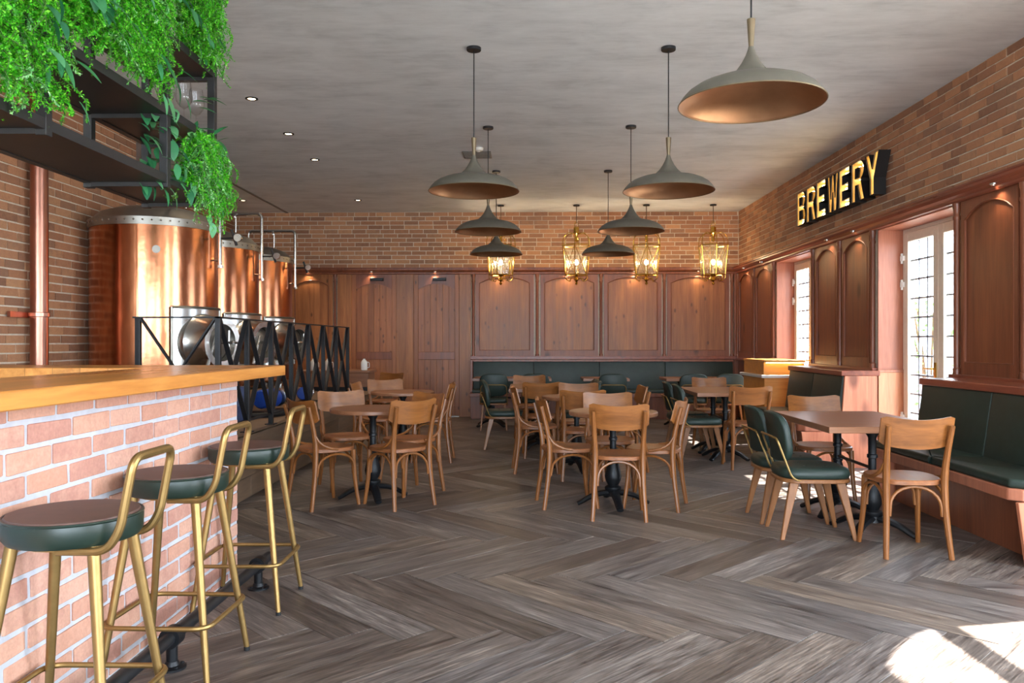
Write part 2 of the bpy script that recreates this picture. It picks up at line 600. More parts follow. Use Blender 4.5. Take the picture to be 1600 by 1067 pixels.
# ================================================================== setting: floor
def build_floor():
    fl = struct(MB().box(XL - 0.2, XR + 0.3, YF - 0.3, YB + 0.2, -0.12, -0.004).build('floor', M['grout'], smooth=False))
    L, W, g = 1.22, 0.203, 0.003
    u0, v0 = 2.461 - L, -2.631
    me = MB().box(-L / 2 + g, L / 2 - g, -W / 2 + g / 2, W / 2 - g / 2, -0.02, 0.0).mesh('plank', smooth=False, bevel=0.0008)
    me.materials.append(M['floor'])
    c = math.sqrt(0.5)
    cand = []
    for k in range(-90, 90):
        for m in range(-9, 10):
            hu, hv = u0 + k * W + L / 2 + m * 2 * L, v0 + k * W + W / 2
            vu, vv = u0 + k * W + L + W / 2 + m * 2 * L, v0 + k * W + W - L / 2
            for u, v, a in ((hu, hv, R(45)), (vu, vv, R(-45))):
                x, y = c * (u + v), c * (u - v)
                if XL - 0.35 < x < XR + 0.3 and YF < y < YB + 0.35:
                    cand.append((view_rank((x, y, 0)), x, y, a))
    cand.sort()
    rest = MB()
    for i, (_, x, y, a) in enumerate(cand):
        dz = random.uniform(-0.0008, 0.0008)
        if i < 300:
            o = link('plank', me, None, fl)
            o.location = (x, y, dz)
            o.rotation_euler = (0, 0, a)
        else:
            b = MB().box(-L / 2 + g, L / 2 - g, -W / 2 + g / 2, W / 2 - g / 2, -0.02, 0.0)
            ca, sa = math.cos(a), math.sin(a)
            b.map(lambda px, py, pz: (x + ca * px - sa * py, y + sa * px + ca * py, pz + dz))
            rest.add(b.v, b.f)
    o = rest.build('floor_planks', M['floor'], fl, smooth=False, fix=False)
    o['kind'] = 'stuff'


build_floor()

# ---------------------------------------------------------------- ceiling
ceil = struct(MB().box(XL - 0.3, XR + 0.6, YF - 0.5, YB + 0.3, ZC, ZC + 0.2).build('ceiling', M['ceiling'], smooth=False))
struct(MB().box(-4.17, -4.13, YA, YB, ZC - 0.012, ZC).build('trim_1', M['vent'], smooth=False))


# ---------------------------------------------------------------- bricks
def brick_meshes(n=5, rough=0.03):
    out = []
    for i in range(n):
        b = MB().box(-0.5, 0.5, -0.5, 0.5, -0.5, 0.5)
        b.v = [(x + random.uniform(-1, 1) * 0.012, y, z + random.uniform(-1, 1) * rough) for x, y, z in b.v]
        out.append(b.mesh('brick', smooth=False))
    return out


def lay_bricks(parent, mapfn, rz, s0, s1, z0, z1, rows, length, joint, proud, mat, limit=300, jit=0.004, cuts=()):
    """running bond over a rectangle of a wall; s runs along the wall, d sticks out of it"""
    meshes = brick_meshes()
    for me in meshes:
        me.materials.append(mat)
    h = (z1 - z0) / rows
    items = []
    for r in range(rows):
        s = s0 - (length * 0.5 if r % 2 else 0) - random.uniform(0, 0.05)
        while s < s1:
            e = s + length * random.choice((1, 1, 1, 1, 0.98, 1.03, 0.5 if random.random() < 0.12 else 1))
            a, b = max(s, s0), min(e, s1)
            if b - a > joint * 2.5:
                zc = z0 + (r + 0.5) * h
                pr = proud + random.uniform(-jit, jit)
                skip = any(ca < (a + b) / 2 < cb and cz0 < zc < cz1 for ca, cb, cz0, cz1 in cuts)
                if not skip:
                    items.append(((a + b) / 2, zc, b - a - joint, h - joint, pr))
            s = e
    ranked = sorted(items, key=lambda q: view_rank(mapfn(q[0], 0, q[1])))
    rest = MB()
    for i, (s, z, w, hh, pr) in enumerate(ranked):
        dep = 0.03 + pr
        p = mapfn(s, pr - dep / 2, z)
        if i < limit:
            o = link('brick', random.choice(meshes), None, parent)
            o.location = p
            o.rotation_euler = (0, 0, rz + R(random.uniform(-0.4, 0.4)))
            o.scale = (w, dep, hh)
        else:
            b = MB().box(-w / 2, w / 2, -dep / 2, dep / 2, -hh / 2, hh / 2)
            c_, s_ = math.cos(rz), math.sin(rz)
            b.map(lambda x, y, q: (p[0] + c_ * x - s_ * y, p[1] + s_ * x + c_ * y, p[2] + q))
            rest.add(b.v, b.f)
    if rest.v:
        o = rest.build('brickwork', mat, parent, smooth=False, fix=False)
        o['kind'] = 'stuff'


# ---------------------------------------------------------------- walls
wall_back = struct(MB().box(XL - 0.3, XR + 0.6, YB, YB + 0.3, -0.1, ZC + 0.1).build('wall_back', M['mortar'], smooth=False))
back = lambda s, d, z: (s, YB - d, z)
lay_bricks(wall_back, back, 0, XL, XR, ZBR, ZC, 13, 0.25, 0.012, 0.008, M['brick'])

wl = MB().box(XN - 0.96, XN, YF - 0.3, YA, -0.1, ZC + 0.1)
wl.box(XL - 0.3, XL, YA - 0.1, YB + 0.1, -0.1, ZC + 0.1)
wall_left = struct(wl.build('wall_left', M['mortar'], smooth=False))
lay_bricks(wall_left, lambda s, d, z: (XN + d, s, z), R(90), 4.9, YA - 0.005, 0.0, ZC, 47, 0.25, 0.013, 0.008, M['brick'])
lay_bricks(wall_left, lambda s, d, z: (XL + d, s, z), R(90), YA, YB, 2.57, ZC, 13, 0.25, 0.013, 0.008, M['brick'], limit=40)
lay_bricks(wall_left, lambda s, d, z: (s, YA + d, z), 0, XL, XN, 0.5, ZC, 40, 0.25, 0.013, 0.008, M['brick'], limit=0)

# right wall: piers between openings, band above, arched windows nearer the viewer
wr = MB()
XO = XR + 0.32
prev = YB + 0.1
for a, b in DOORS:
    wr.box(XR + 0.012, XO, b, prev, -0.1, ZCO)
    prev = a
wr.box(XR + 0.012, XO, ARCH[0][1], prev, -0.1, ZCO)
wr.box(XR + 0.012, XO, ARCH[0][1], YB + 0.1, ZCO, ZC + 0.1)
prev = ARCH[0][1]
for a, b in ARCH:
    r_ = (b - a) / 2
    rings = []
    for i in range(25):
        t = PI * i / 24
        y, z = (a + b) / 2 + r_ * math.cos(t), ZARCH + r_ * math.sin(t)
        rings.append([(XR + 0.012, y, z), (XR + 0.012, y, ZC + 0.1), (XO, y, ZC + 0.1), (XO, y, z)])
    wr.loft(rings)
    wr.box(XR + 0.012, XO, a, b, -0.1, 0.30)
wr.box(XR + 0.012, XO, ARCH[1][1], ARCH[0][0], -0.1, ZC + 0.1)
wr.box(XR + 0.012, XO, YF - 0.3, ARCH[1][0], -0.1, ZC + 0.1)
wall_right = struct(wr.build('wall_right', M['mortar'], smooth=False))
right = lambda s, d, z: (XR - d, s, z)
lay_bricks(wall_right, lambda s, d, z: (XR + 0.012 - d, s, z), R(90), ARCH[0][1] + 0.02, YB, ZBR, ZC, 13, 0.25, 0.012, 0.009, M['brick'])

wf = MB()
edges = [XL - 0.3] + [e for ab in FRONT for e in ab] + [XR + 0.35]
for i in range(0, len(edges), 2):
    wf.box(edges[i], edges[i + 1], YF - 0.3, YF, -0.1, ZC + 0.1)
for a, b in FRONT:
    wf.box(a, b, YF - 0.3, YF, -0.1, 0.3)
    wf.box(a, b, YF - 0.3, YF, 3.0, ZC + 0.1)
struct(wf.build('wall_front', M['mortar'], smooth=False))

# arched window frames (their bars throw the slanting shadow over the floor by the viewer)
for k, (a, b) in enumerate(ARCH):
    w = MB()
    c_, r_ = (a + b) / 2, (b - a) / 2
    for y in (a + 0.03, b - 0.03):
        w.box(3.80, 3.88, y - 0.03, y + 0.03, 0.30, ZARCH)
    w.box(3.80, 3.88, c_ - 0.05, c_ + 0.05, 0.30, ZARCH + r_ - 0.02)
    w.box(3.80, 3.88, a, b, ZARCH - 0.04, ZARCH + 0.04)
    w.box(3.80, 3.88, a, b, 0.30, 0.38)
    arc = [(3.84, c_ + (r_ - 0.03) * math.cos(PI * i / 20), ZARCH + (r_ - 0.03) * math.sin(PI * i / 20)) for i in range(21)]
    w.tube(arc, 0.035, 6)
    struct(w.build('window_%d' % (k + 1), M['cream_frame'], smooth=False))


# ---------------------------------------------------------------- panelling
def panel(parent, mp, s0, s1, z0, z1, mat_field, mat_frame, stile=0.07, rise=0.10, low=0.10, top=0.10, depth=0.03):
    a, b = s0 + stile, s1 - stile
    zt = z1 - top
    f = MB().box(a - 0.01, b + 0.01, -0.004, 0.010, z0 + low - 0.01, z1 - 0.02)
    f.map(mp)
    f.build('panel_field', mat_field, parent, smooth=False)
    fr = MB()
    fr.box(s0, a, -0.004, depth, z0, z1)
    fr.box(b, s1, -0.004, depth, z0, z1)
    fr.box(a, b, -0.004, depth, z0, z0 + low)
    n = 16
    arch = []
    for i in range(n + 1):
        t = i / n
        q = 1 - (2 * t - 1) ** 2
        sh = min(1.0, min(t, 1 - t) / 0.08)
        arch.append((lerp(a, b, t), zt - rise + rise * q * sh * 0.92 + rise * 0.08 * sh))
    fr.loft([[(s, -0.004, z), (s, -0.004, z1), (s, depth, z1), (s, depth, z)] for s, z in arch])
    fr.map(mp)
    fr.build('panel_frame', mat_frame, parent, smooth=False)
    bead = [(a, depth - 0.006, z0 + low), (a, depth - 0.006, zt - rise)] + [(s, depth - 0.006, z) for s, z in arch[1:-1]] + \
           [(b, depth - 0.006, zt - rise), (b, depth - 0.006, z0 + low)]
    bd = MB().tube([mp(*p) for p in bead], 0.010, 6, closed=True)
    bd.build('panel_bead', M['rail'], parent)


def column(parent, mp, s, z0, z1, r=0.026, mat=None):
    h = z1 - z0
    prof = [(r * 1.25, 0), (r * 1.25, 0.05), (r * 0.95, 0.06), (r, 0.09), (r, h - 0.14), (r * 1.2, h - 0.13), (r * 1.2, h - 0.11),
            (r, h - 0.10), (r * 1.1, h - 0.05), (r * 1.35, h - 0.03), (r * 1.35, h)]
    c = MB().lathe(prof, 12)
    c.map(lambda x, y, z: mp(s + x, y + 0.024, z0 + z))
    c.build('pilaster', mat or M['rail'], parent)


def strip(parent, mp, s0, s1, z0, z1, d, mat, name='board', bevel=0.004):
    b = MB().box(s0, s1, -0.004, d, z0, z1)
    b.map(mp)
    return b.build(name, mat, parent, smooth=False, bevel=bevel)


# back wall panelling
for s0, s1 in ((-4.98, -4.12), (-4.08, -3.35)):
    panel(wall_back, back, s0, s1, 0.05, ZCO, M['panel_back'], M['panel_back'], low=0.25)
column(wall_back, back, -3.31, 0.1, ZCO)
for s0, s1 in ((-3.265, -3.02), (-2.245, -1.94), (-1.155, -0.955)):
    strip(wall_back, back, s0, s1, 0.0, ZCO, 0.05, M['panel_back'])
column(wall_back, back, -0.912, 0.95, ZCO)
for s0, s1 in ((-0.875, 0.133), (0.250, 1.240), (1.340, 2.330), (2.424, 3.487)):
    panel(wall_back, back, s0, s1, 1.03, ZCO, M['panel_back'], M['panel_right'], low=0.12, top=0.05)
for s in (0.192, 1.290, 2.377, 3.535):
    column(wall_back, back, s, 1.03, ZCO)
strip(wall_back, back, -0.96, XR, 0.0, 1.0, 0.012, M['rail'], 'wainscot')
strip(wall_back, back, 3.57, XR, 0.0, ZCO, 0.04, M['rail'])
strip(wall_back, back, -0.96, XR - 0.04, 0.995, 1.05, 0.07, M['cornice'], 'ledge')


def back_door(name, s0, s1, label):
    d = struct(MB().box(s0, s1, YB - 0.012, YB + 0.01, 0.018, ZCO - 0.002).build(name, M['panel_back'], smooth=False))
    n = 6
    a, b = s0 + 0.075, s1 - 0.075
    for z0, z1 in ((0.16, 0.99), (1.12, 2.36)):
        for i in range(n):
            w = (b - a) / n
            strip(d, back, a + i * w + 0.0015, a + (i + 1) * w - 0.0015, z0, z1, 0.020, M['panel_plank'], 'plank', 0.002)
    strip(d, back, s0, a, 0.02, ZCO - 0.002, 0.034, M['panel_plank'], 'stile')
    strip(d, back, b, s1, 0.02, ZCO - 0.002, 0.034, M['panel_plank'], 'stile')
    strip(d, back, a, b, 0.99, 1.12, 0.034, M['rail'], 'lock_rail')
    strip(d, back, a, b, 0.02, 0.17, 0.034, M['panel_plank'], 'bottom_rail')
    t = MB()
    rings = []
    for i in range(17):
        q = i / 16
        z = 2.20 + 0.10 * (1 - (2 * q - 1) ** 2)
        rings.append([(lerp(a, b, q), -0.004, z), (lerp(a, b, q), -0.004, ZCO - 0.002), (lerp(a, b, q), 0.034, ZCO - 0.002), (lerp(a, b, q), 0.034, z)])
    t.loft(rings)
    t.map(back)
    t.build('arched_top_rail', M['rail'], d, smooth=False)
    th = MB().box(s0, s1, YB - 0.03, YB - 0.005, 0.0, 0.012).build('daylight_slit', M['steel'], d, smooth=False)  # pale strip standing in for the bright slit of daylight under the door
    c = MB().box((s0 + s1) / 2 - 0.06, (s0 + s1) / 2 + 0.17, YB - 0.10, YB - 0.036, 2.345, 2.40)
    cl = c.build('door_closer', M['black_metal'], d, smooth=False, bevel=0.006)


M['panel_plank'] = wood('pine_plank', lin(122, 70, 42), lin(168, 104, 62), 'z', 1.0, 0.42, knots=8.0, var=0.22)
back_door('door_1', -3.02, -2.245, '')
back_door('door_2', -1.94, -1.155, '')
struct(MB().box(-4.98, -3.02, YB - 0.05, YB - 0.03, 0, 0.12).build('baseboard_back', M['rail'], smooth=False))

# cornice: stepped moulding along the back and right walls
CPROF = [(0, 0), (0.055, 0), (0.062, 0.012), (0.062, 0.030), (0.095, 0.048), (0.112, 0.072), (0.112, 0.092), (0.125, 0.098), (0.125, 0.112), (0, 0.112)]
c1 = MB().loft([[(s, YB - d, ZCO + z) for d, z in CPROF] for s in (XL, XR)])
struct(c1.build('trim_2', M['cornice_back'] if 'cornice_back' in M else M['rail'], smooth=False))
c2 = MB().loft([[(XR - d, s, ZCO + z) for d, z in CPROF] for s in (ARCH[0][1] + 0.02, YB)])
struct(c2.build('trim_3', M['cornice'], smooth=False))

# right wall panelling
for s0, s1 in ((12.80, 13.66), (11.80, 12.66), (9.34, 10.06), (8.47, 9.20), (5.93, 6.70), (5.03, 5.79), (4.25, 4.88)):
    panel(wall_right, right, s0, s1, 1.02, ZCO, M['panel_right'], M['rail'], stile=0.05, low=0.11, top=0.05, rise=0.11)
for s in (13.72, 12.73, 11.73, 10.13, 9.27, 8.40, 6.77, 5.86, 4.95, 4.20):
    column(wall_right, right, s, 1.02, ZCO)
for s0, s1 in ((11.67, YB), (8.33, 10.20), (ARCH[0][1], 6.84)):
    strip(wall_right, right, s0, s1, 0.0, 1.0, 0.014, M['rail'], 'wainscot')
    strip(wall_right, right, s0, s1, 0.985, 1.025, 0.06, M['cornice'], 'ledge')


# ---------------------------------------------------------------- French doors
def french_door(name, y0, y1):
    XD0, XD1 = 3.90, 3.965
    d = MB()
    d.box(XD0, XD1, y0, y0 + 0.05, 0, ZCO)
    d.box(XD0, XD1, y1 - 0.05, y1, 0, ZCO)
    d.box(XD0, XD1, y0 + 0.05, y1 - 0.05, ZCO - 0.05, ZCO)
    d.box(XD0, XD1, y0 + 0.05, y1 - 0.05, -0.02, 0.02)
    root = struct(d.build(name, M['cream_frame'], smooth=False, bevel=0.004))
    mid = (y0 + y1) / 2
    for a, b in ((y0 + 0.05, mid), (mid, y1 - 0.05)):
        lf = MB()
        st = 0.095
        zb, zt = 0.19, 2.315
        x0, x1 = XD0 - 0.012, XD1 - 0.012
        lf.box(x0, x1, a + 0.003, a + st, 0.025, ZCO - 0.055)
        lf.box(x0, x1, b - st, b - 0.003, 0.025, ZCO - 0.055)
        lf.box(x0, x1, a + st, b - st, 0.025, zb)
        lf.box(x0, x1, a + st, b - st, zt, ZCO - 0.055)
        leaf = lf.build('door_leaf', M['cream_frame'], root, smooth=False, bevel=0.004)
        ga, gb = a + st, b - st
        cols, rows = 3, 11
        pw, ph = (gb - ga) / cols, (zt - zb) / rows
        pm = MB().box(-0.002, 0.002, -pw / 2, pw / 2, -ph / 2, ph / 2).mesh('pane', smooth=False)
        pm.materials.append(M['pane'])
        xg = (x0 + x1) / 2 + 0.01
        for i in range(cols):
            for j in range(rows):
                o = link('pane', pm, None, leaf)
                o.location = (xg, ga + (i + 0.5) * pw, zb + (j + 0.5) * ph)
        for i in range(1, cols):
            y = ga + i * pw
            MB().box(xg - 0.012, xg + 0.012, y - 0.011, y + 0.011, zb, zt).build('glazing_bar', M['lead'], leaf, smooth=False)
        for j in range(1, rows):
            z = zb + j * ph
            MB().box(xg - 0.012, xg + 0.012, ga, gb, z - 0.009, z + 0.009).build('glazing_bar', M['lead'], leaf, smooth=False)
        if a > y0 + 0.2:      # the far leaf carries the lever handle
            h = MB().box(x0 - 0.010, x0, a + 0.03, a + 0.06, 0.94, 1.10)
            h.tube(fillet([(x0, a + 0.045, 1.04), (x0 - 0.05, a + 0.045, 1.04), (x0 - 0.05, a + 0.17, 1.04)], 0.015), 0.009, 8)
            h.build('handle', M['brass'], leaf)
    for z in (2.13, 1.86, 0.5):
        h = MB().box(XD0 - 0.035, XD0 + 0.004, y1 - 0.085, y1 - 0.025, z, z + 0.05)
        h.lathe([(0.012, -0.03), (0.012, 0.075)], 10, (XD0 - 0.03, y1 - 0.055, z))
        h.build('hinge', M['white_paint'], root, smooth=True)
    # timber lining of the opening
    for s, sg in ((y1, -1), (y0, 1)):
        lo = MB().box(XR - 0.004, XD0, min(s, s + sg * 0.02), max(s, s + sg * 0.02), 1.0, ZCO)
        lo.build('reveal_lining', M['pine_red'], root, smooth=False)
        lo = MB().box(XR - 0.004, XD0, min(s, s + sg * 0.03), max(s, s + sg * 0.03), 0.0, 0.985)
        lo.build('reveal_panel', M['pine_sunlit'], root, smooth=False)
        lo = MB().box(XR - 0.02, XD0, min(s, s + sg * 0.045), max(s, s + sg * 0.045), 0.98, 1.01)
        lo.build('reveal_ledge', M['pine_red'], root, smooth=False, bevel=0.004)
    MB().box(XR - 0.004, XD0, y0, y1, ZCO - 0.012, ZCO + 0.01).build('head_lining', M['pine_red'], root, smooth=False)


french_door('door_3', *DOORS[0])
french_door('door_4', *DOORS[1])

# ---------------------------------------------------------------- outside the doors
struct(MB().box(XO, 24, -12, 26, -0.2, -0.06).build('ground', M['stone'], smooth=False))
struct(MB().box(-14, XO, -16, YF - 0.35, -0.2, -0.06).build('ground_front', M['stone'], smooth=False))


def outside():
    f = thing('garden_fence', 'white board fence seen through the glass of the French doors', 'fence', (8.5, 9, -0.06))
    me = MB().box(-0.02, 0.02, -0.11, 0.11, 0, 2.3).mesh('board', smooth=False)
    me.materials.append(M['fence'])
    for i in range(56):
        o = link('board', me, None, f)
        o.location = (0, -2.5 + i * 0.245, 0)
    for z in (0.4, 1.9):
        b = MB().box(0.02, 0.07, -2.6, 11.4, z, z + 0.09).build('rail', M['fence'], f, smooth=False)
    for lab, x, y, h, n in (('leafy green shrub behind the door with the brass lever handle', 5.25, 10.45, 1.95, 420),
                            ('lower green shrub seen at the foot of the nearer French door', 5.35, 9.55, 1.15, 300),
                            ('green shrub seen through the French door by the oak podium', 5.6, 14.6, 1.9, 300)):
        s = thing('garden_shrub', lab, 'shrub', (x, y, -0.06))
        m = MB()
        for k in range(7):
            a = k * 2.4
            m.tube(catmull([(0, 0, 0), (0.06 * math.cos(a), 0.06 * math.sin(a), h * 0.4), (0.22 * math.cos(a), 0.22 * math.sin(a), h * random.uniform(0.75, 0.95))], 3), [0.012] * 7, 5)
        m.build('stem', M['bark'], s)
        lf = MB()
        for k in range(n):
            a, z = random.uniform(0, 2 * PI), h * random.uniform(0.25, 1.0)
            r = 0.34 * math.sqrt(random.random()) * (1.15 - 0.6 * z / h)
            p = Vector((r * math.cos(a), r * math.sin(a), z))
            d = Vector((math.cos(a) + random.uniform(-.6, .6), math.sin(a) + random.uniform(-.6, .6), random.uniform(-0.4, 0.9))).normalized() * random.uniform(0.05, 0.10)
            sd = d.cross(Vector((random.uniform(-1, 1), random.uniform(-1, 1), 1))).normalized() * d.length * 0.32
            lf.add([p, p + d * 0.5 + sd, p + d, p + d * 0.5 - sd], [(0, 1, 2, 3)])
        o = lf.build('foliage', M['shrub'], s, smooth=False, fix=False)
        o['kind'] = 'stuff'


outside()

# ================================================================== raised platform with the brewing tanks
XP, ZP, YP = -2.31, 0.53, 5.75
plat = struct(MB().box(XN + 0.01, XP - 0.012, YP, YA, -0.02, ZP - 0.012).box(XL + 0.01, XP - 0.012, YA, YB, -0.02, ZP - 0.012).build('floor_platform', M['grout'], smooth=False))
tile_meshes = {}


def platform_tiles():
    rows, L = 3, 0.9
    h = ZP / rows
    for r in range(rows):
        y = YP - (0.45 if r % 2 else 0.0)
        while y < YB:
            a, b = max(y, YP), min(y + L, YB)
            if b - a > 0.05:
                MB().box(XP - 0.014, XP, a + 0.002, b - 0.002, r * h + 0.002, (r + 1) * h - 0.002).build('tile', M['platform_tile'], plat, smooth=False, bevel=0.0015)
            y += L
    MB().box(XN + 0.01, XP, YP - 0.012, YP, 0.0, ZP).build('end_tile', M['platform_tile'], plat, smooth=False)
    MB().box(XN + 0.01, XP, YP - 0.012, YA, ZP - 0.012, ZP).box(XL + 0.01, XP, YA, YB, ZP - 0.012, ZP).build('deck', M['platform_tile'], plat, smooth=False)


platform_tiles()


def railing():
    x = XP - 0.06
    ys = [6.09 + 0.635 * k for k in range(8)]
    zt, zb, z0 = 1.48, 0.62, ZP
    t = thing('railing', 'black steel railing with crossed flat bars in front of the copper tanks', 'railing', (x, 6.09, ZP))
    pts = [(x - 0.62, ys[0])] + [(x, y) for y in ys]
    for px, py in pts:
        MB().box(px - 0.02, px + 0.02, py - 0.02, py + 0.02, z0, zt).build('post', M['black_metal'], t, smooth=False, bevel=0.003, world=True)
        MB().box(px - 0.045, px + 0.045, py - 0.045, py + 0.045, z0, z0 + 0.008).build('base_plate', M['black_metal'], t, smooth=False, world=True)
    MB().box(x - 0.66, x + 0.02, ys[0] - 0.012, ys[0] + 0.012, zt, zt + 0.012).build('top_rail', M['black_metal'], t, smooth=False, world=True)
    MB().box(x - 0.02, x + 0.02, ys[0] - 0.012, ys[-1] + 0.02, zt, zt + 0.012).build('top_rail', M['black_metal'], t, smooth=False, world=True)
    MB().box(x - 0.62, x, ys[0] - 0.008, ys[0] + 0.008, zb, zb + 0.018).build('bottom_rail', M['black_metal'], t, smooth=False, world=True)
    MB().box(x - 0.008, x + 0.008, ys[0], ys[-1], zb, zb + 0.018).build('bottom_rail', M['black_metal'], t, smooth=False, world=True)
    for (ax, ay), (bx, by) in zip(pts[:-1], pts[1:]):
        d = Vector((bx - ax, by - ay, 0)).normalized()
        nrm = Vector((-d.y, d.x, 0))
        for k, (za, zc) in enumerate(((zb + 0.01, zt), (zt, zb + 0.01))):
            p, q = Vector((ax, ay, za)) + d * 0.02, Vector((bx, by, zc)) - d * 0.02
            e = (q - p).normalized()
            w = nrm.cross(e).normalized() * 0.006
            o = nrm * 0.0
            n2 = nrm * (0.040 - 0.002 * k)
            vs = [p - w + o, p + w + o, q + w + o, q - w + o]
            b = MB().add([v - n2 * 0.5 for v in vs] + [v + n2 * 0.5 for v in vs],
                         [(0, 1, 2, 3), (7, 6, 5, 4), (0, 4, 5, 1), (1, 5, 6, 2), (2, 6, 7, 3), (3, 7, 4, 0)])
            b.build('brace', M['black_metal'], t, smooth=False, world=True)


railing()


def tank(x, y, label, group):
    r, zb, zt = 0.563, 0.78, 2.345
    t = thing('brewing_tank', label, 'tank', (x, y, ZP), 0, group)
    L = lambda z: z - ZP
    # copper jacket with a vertical seam strip
    body = MB().lathe([(r - 0.02, L(zb)), (r, L(zb) + 0.02), (r, L(zt))], 72)
    bo = body.build('copper_jacket', M['copper'], t)
    for a in (R(-80), R(30)):
        sx, sy = math.cos(a) * (r + 0.002), math.sin(a) * (r + 0.002)
        MB().tube([(sx, sy, L(zb) + 0.03), (sx, sy, L(zt))], 0.007, 6).build('seam', M['copper'], bo)
    top = MB().lathe([(r + 0.012, L(zt) - 0.005), (r + 0.014, L(zt) + 0.065), (r - 0.02, L(zt) + 0.085), (r * 0.86, L(zt) + 0.145), (r * 0.62, L(zt) + 0.195),
                      (r * 0.32, L(zt) + 0.225), (0.07, L(zt) + 0.235), (0.07, L(zt) + 0.265), (0.002, L(zt) + 0.27)], 64)
    tp = top.build('dome', M['dark_steel'], t)
    rv = MB()
    for k in range(48):
        a = 2 * PI * k / 48
        rv.sphere(((r + 0.015) * math.cos(a), (r + 0.015) * math.sin(a), L(zt) + 0.035), 0.009, 5, 4)
    rv.build('rivets', M['steel'], tp)['kind'] = 'stuff'
    bot = MB().lathe([(0.05, L(zb) - 0.12), (r * 0.5, L(zb) - 0.09), (r - 0.02, L(zb))], 48)
    bot.build('tank_bottom', M['dark_steel'], t)
    for k in range(4):
        a = R(45 + 90 * k)
        lx, ly = 0.45 * math.cos(a), 0.45 * math.sin(a)
        MB().lathe([(0.07, 0), (0.07, 0.012), (0.035, 0.02), (0.035, L(zb) + 0.02)], 14, (lx, ly, 0)).build('leg', M['steel'], t)
    # manway: curved steel plate, neck, flange, inner door, cross handle, lever
    az = R(-20)                      # outward direction of the manway
    ca, sa = math.cos(az), math.sin(az)

    def out(rad, lat, z):            # cylinder-wrapped coordinates round the manway axis
        return (rad * math.cos(az + lat / r), rad * math.sin(az + lat / r), z)

    pl = MB()
    n = 14
    rings = []
    for i in range(n + 1):
        lat = lerp(-0.31, 0.31, i / n)
        rings.append([out(r + 0.001, lat, L(1.00)), out(r + 0.022, lat, L(1.00)), out(r + 0.022, lat, L(1.61)), out(r + 0.001, lat, L(1.61))])
    pl.loft(rings)
    plate = pl.build('manway_plate', M['steel'], t)
    ed = MB()
    for lat in (-0.31, 0.31):
        ed.tube([out(r + 0.02, lat, L(1.00)), out(r + 0.02, lat, L(1.61))], 0.014, 6)
    ed.tube([out(r + 0.02, lerp(-0.31, 0.31, i / n), L(1.61)) for i in range(n + 1)], 0.014, 6)
    ed.build('plate_edge', M['dark_steel'], plate)

    def axis(d, rad, ang):           # frame round the straight manway axis
        u, w = rad * math.cos(ang), rad * math.sin(ang)
        return (ca * d - sa * u, sa * d + ca * u, L(1.29) + w)

    def ring_prof(prof, name, mat, parent):
        m = MB().loft([[axis(d, q, 2 * PI * k / 40) for k in range(40)] for q, d in prof])
        return m.build(name, mat, parent)
    neck = ring_prof([(0.265, r - 0.08), (0.265, r + 0.025), (0.245, r + 0.05), (0.205, r + 0.18), (0.205, r + 0.205), (0.232, r + 0.21), (0.232, r + 0.24),
                      (0.172, r + 0.24), (0.168, r + 0.13), (0.01, r + 0.12)], 'manway_neck', M['steel'], t)
    ring_prof([(0.163, r + 0.12), (0.163, r + 0.155), (0.10, r + 0.177), (0.01, r + 0.183)], 'manway_door', M['dark_steel'], t)
    h = MB()
    h.tube([(ca * (r + 0.12), sa * (r + 0.12), L(1.29)), (ca * (r + 0.36), sa * (r + 0.36), L(1.29))], [0.016, 0.016], 8)
    h.tube([(ca * (r + 0.31) - sa * q, sa * (r + 0.31) + ca * q, L(1.29)) for q in (-0.11, 0.11)], 0.011, 8)
    h.tube([(ca * (r + 0.31), sa * (r + 0.31), L(1.29) + q) for q in (-0.11, 0.11)], 0.011, 8)
    h.lathe([(0.03, r + 0.20), (0.03, r + 0.25)], 12, (0, 0, L(1.29)), 'x') if abs(sa) < 1e-6 else None
    h.build('manway_handle', M['steel'], t)
    lv = MB().tube([(ca * (r + 0.23) - sa * (-0.20), sa * (r + 0.23) + ca * (-0.20), L(1.05)), (ca * (r + 0.21) - sa * (-0.06), sa * (r + 0.21) + ca * (-0.06), L(1.36))], [0.020, 0.014], 8)
    lv.build('lever', M['steel'], t)
    # vent pipe over the top with valve and gauge, and a small side fitting
    px = r + 0.06
    zp = 2.77
    v = MB().tube(fillet([(0, 0, L(zt) + 0.26), (0, 0, L(zp)), (px, 0, L(zp)), (px, 0, L(2.0))], 0.06, 6), 0.018, 10)
    v.lathe([(0.032, 0), (0.032, 0.025)], 10, (px, 0, L(2.0)))
    v.build('vent_pipe', M['steel'], t)
    MB().tube([(r - 0.01, 0, L(2.07)), (px, 0, L(2.07))], 0.010, 6).build('pipe_bracket', M['steel'], t)
    g = MB().tube([(px, 0, L(2.28)), (px + 0.16, -0.03, L(2.28))], 0.010, 6)
    g.tube([(px + 0.12, -0.03, L(2.36)), (px + 0.17, -0.03, L(2.21))], 0.014, 6)
    vl = g.build('valve', M['black_metal'], t)
    ga = MB().lathe([(0.037, -0.016), (0.037, 0.012), (0.031, 0.016), (0.001, 0.016)], 18, (px + 0.19, -0.05, L(2.28)), 'y')
    ga.build('gauge', M['steel'], vl)
    ar = MB().tube([(px * 0.5, 0, L(zp)), (px * 0.75, -0.42, L(2.67))], 0.012, 6)
    ar.tube([(px * 0.75, -0.40, L(2.67)), (px * 0.75, -0.40, L(2.50))], 0.010, 6)
    ar.tube([(0.21, -0.1, L(zp) - 0.02), (0.21, -0.1, L(zt) + 0.19)], 0.008, 6)
    ar.build('spray_arm', M['steel'], t)
    sg = MB()
    a2 = R(-64)
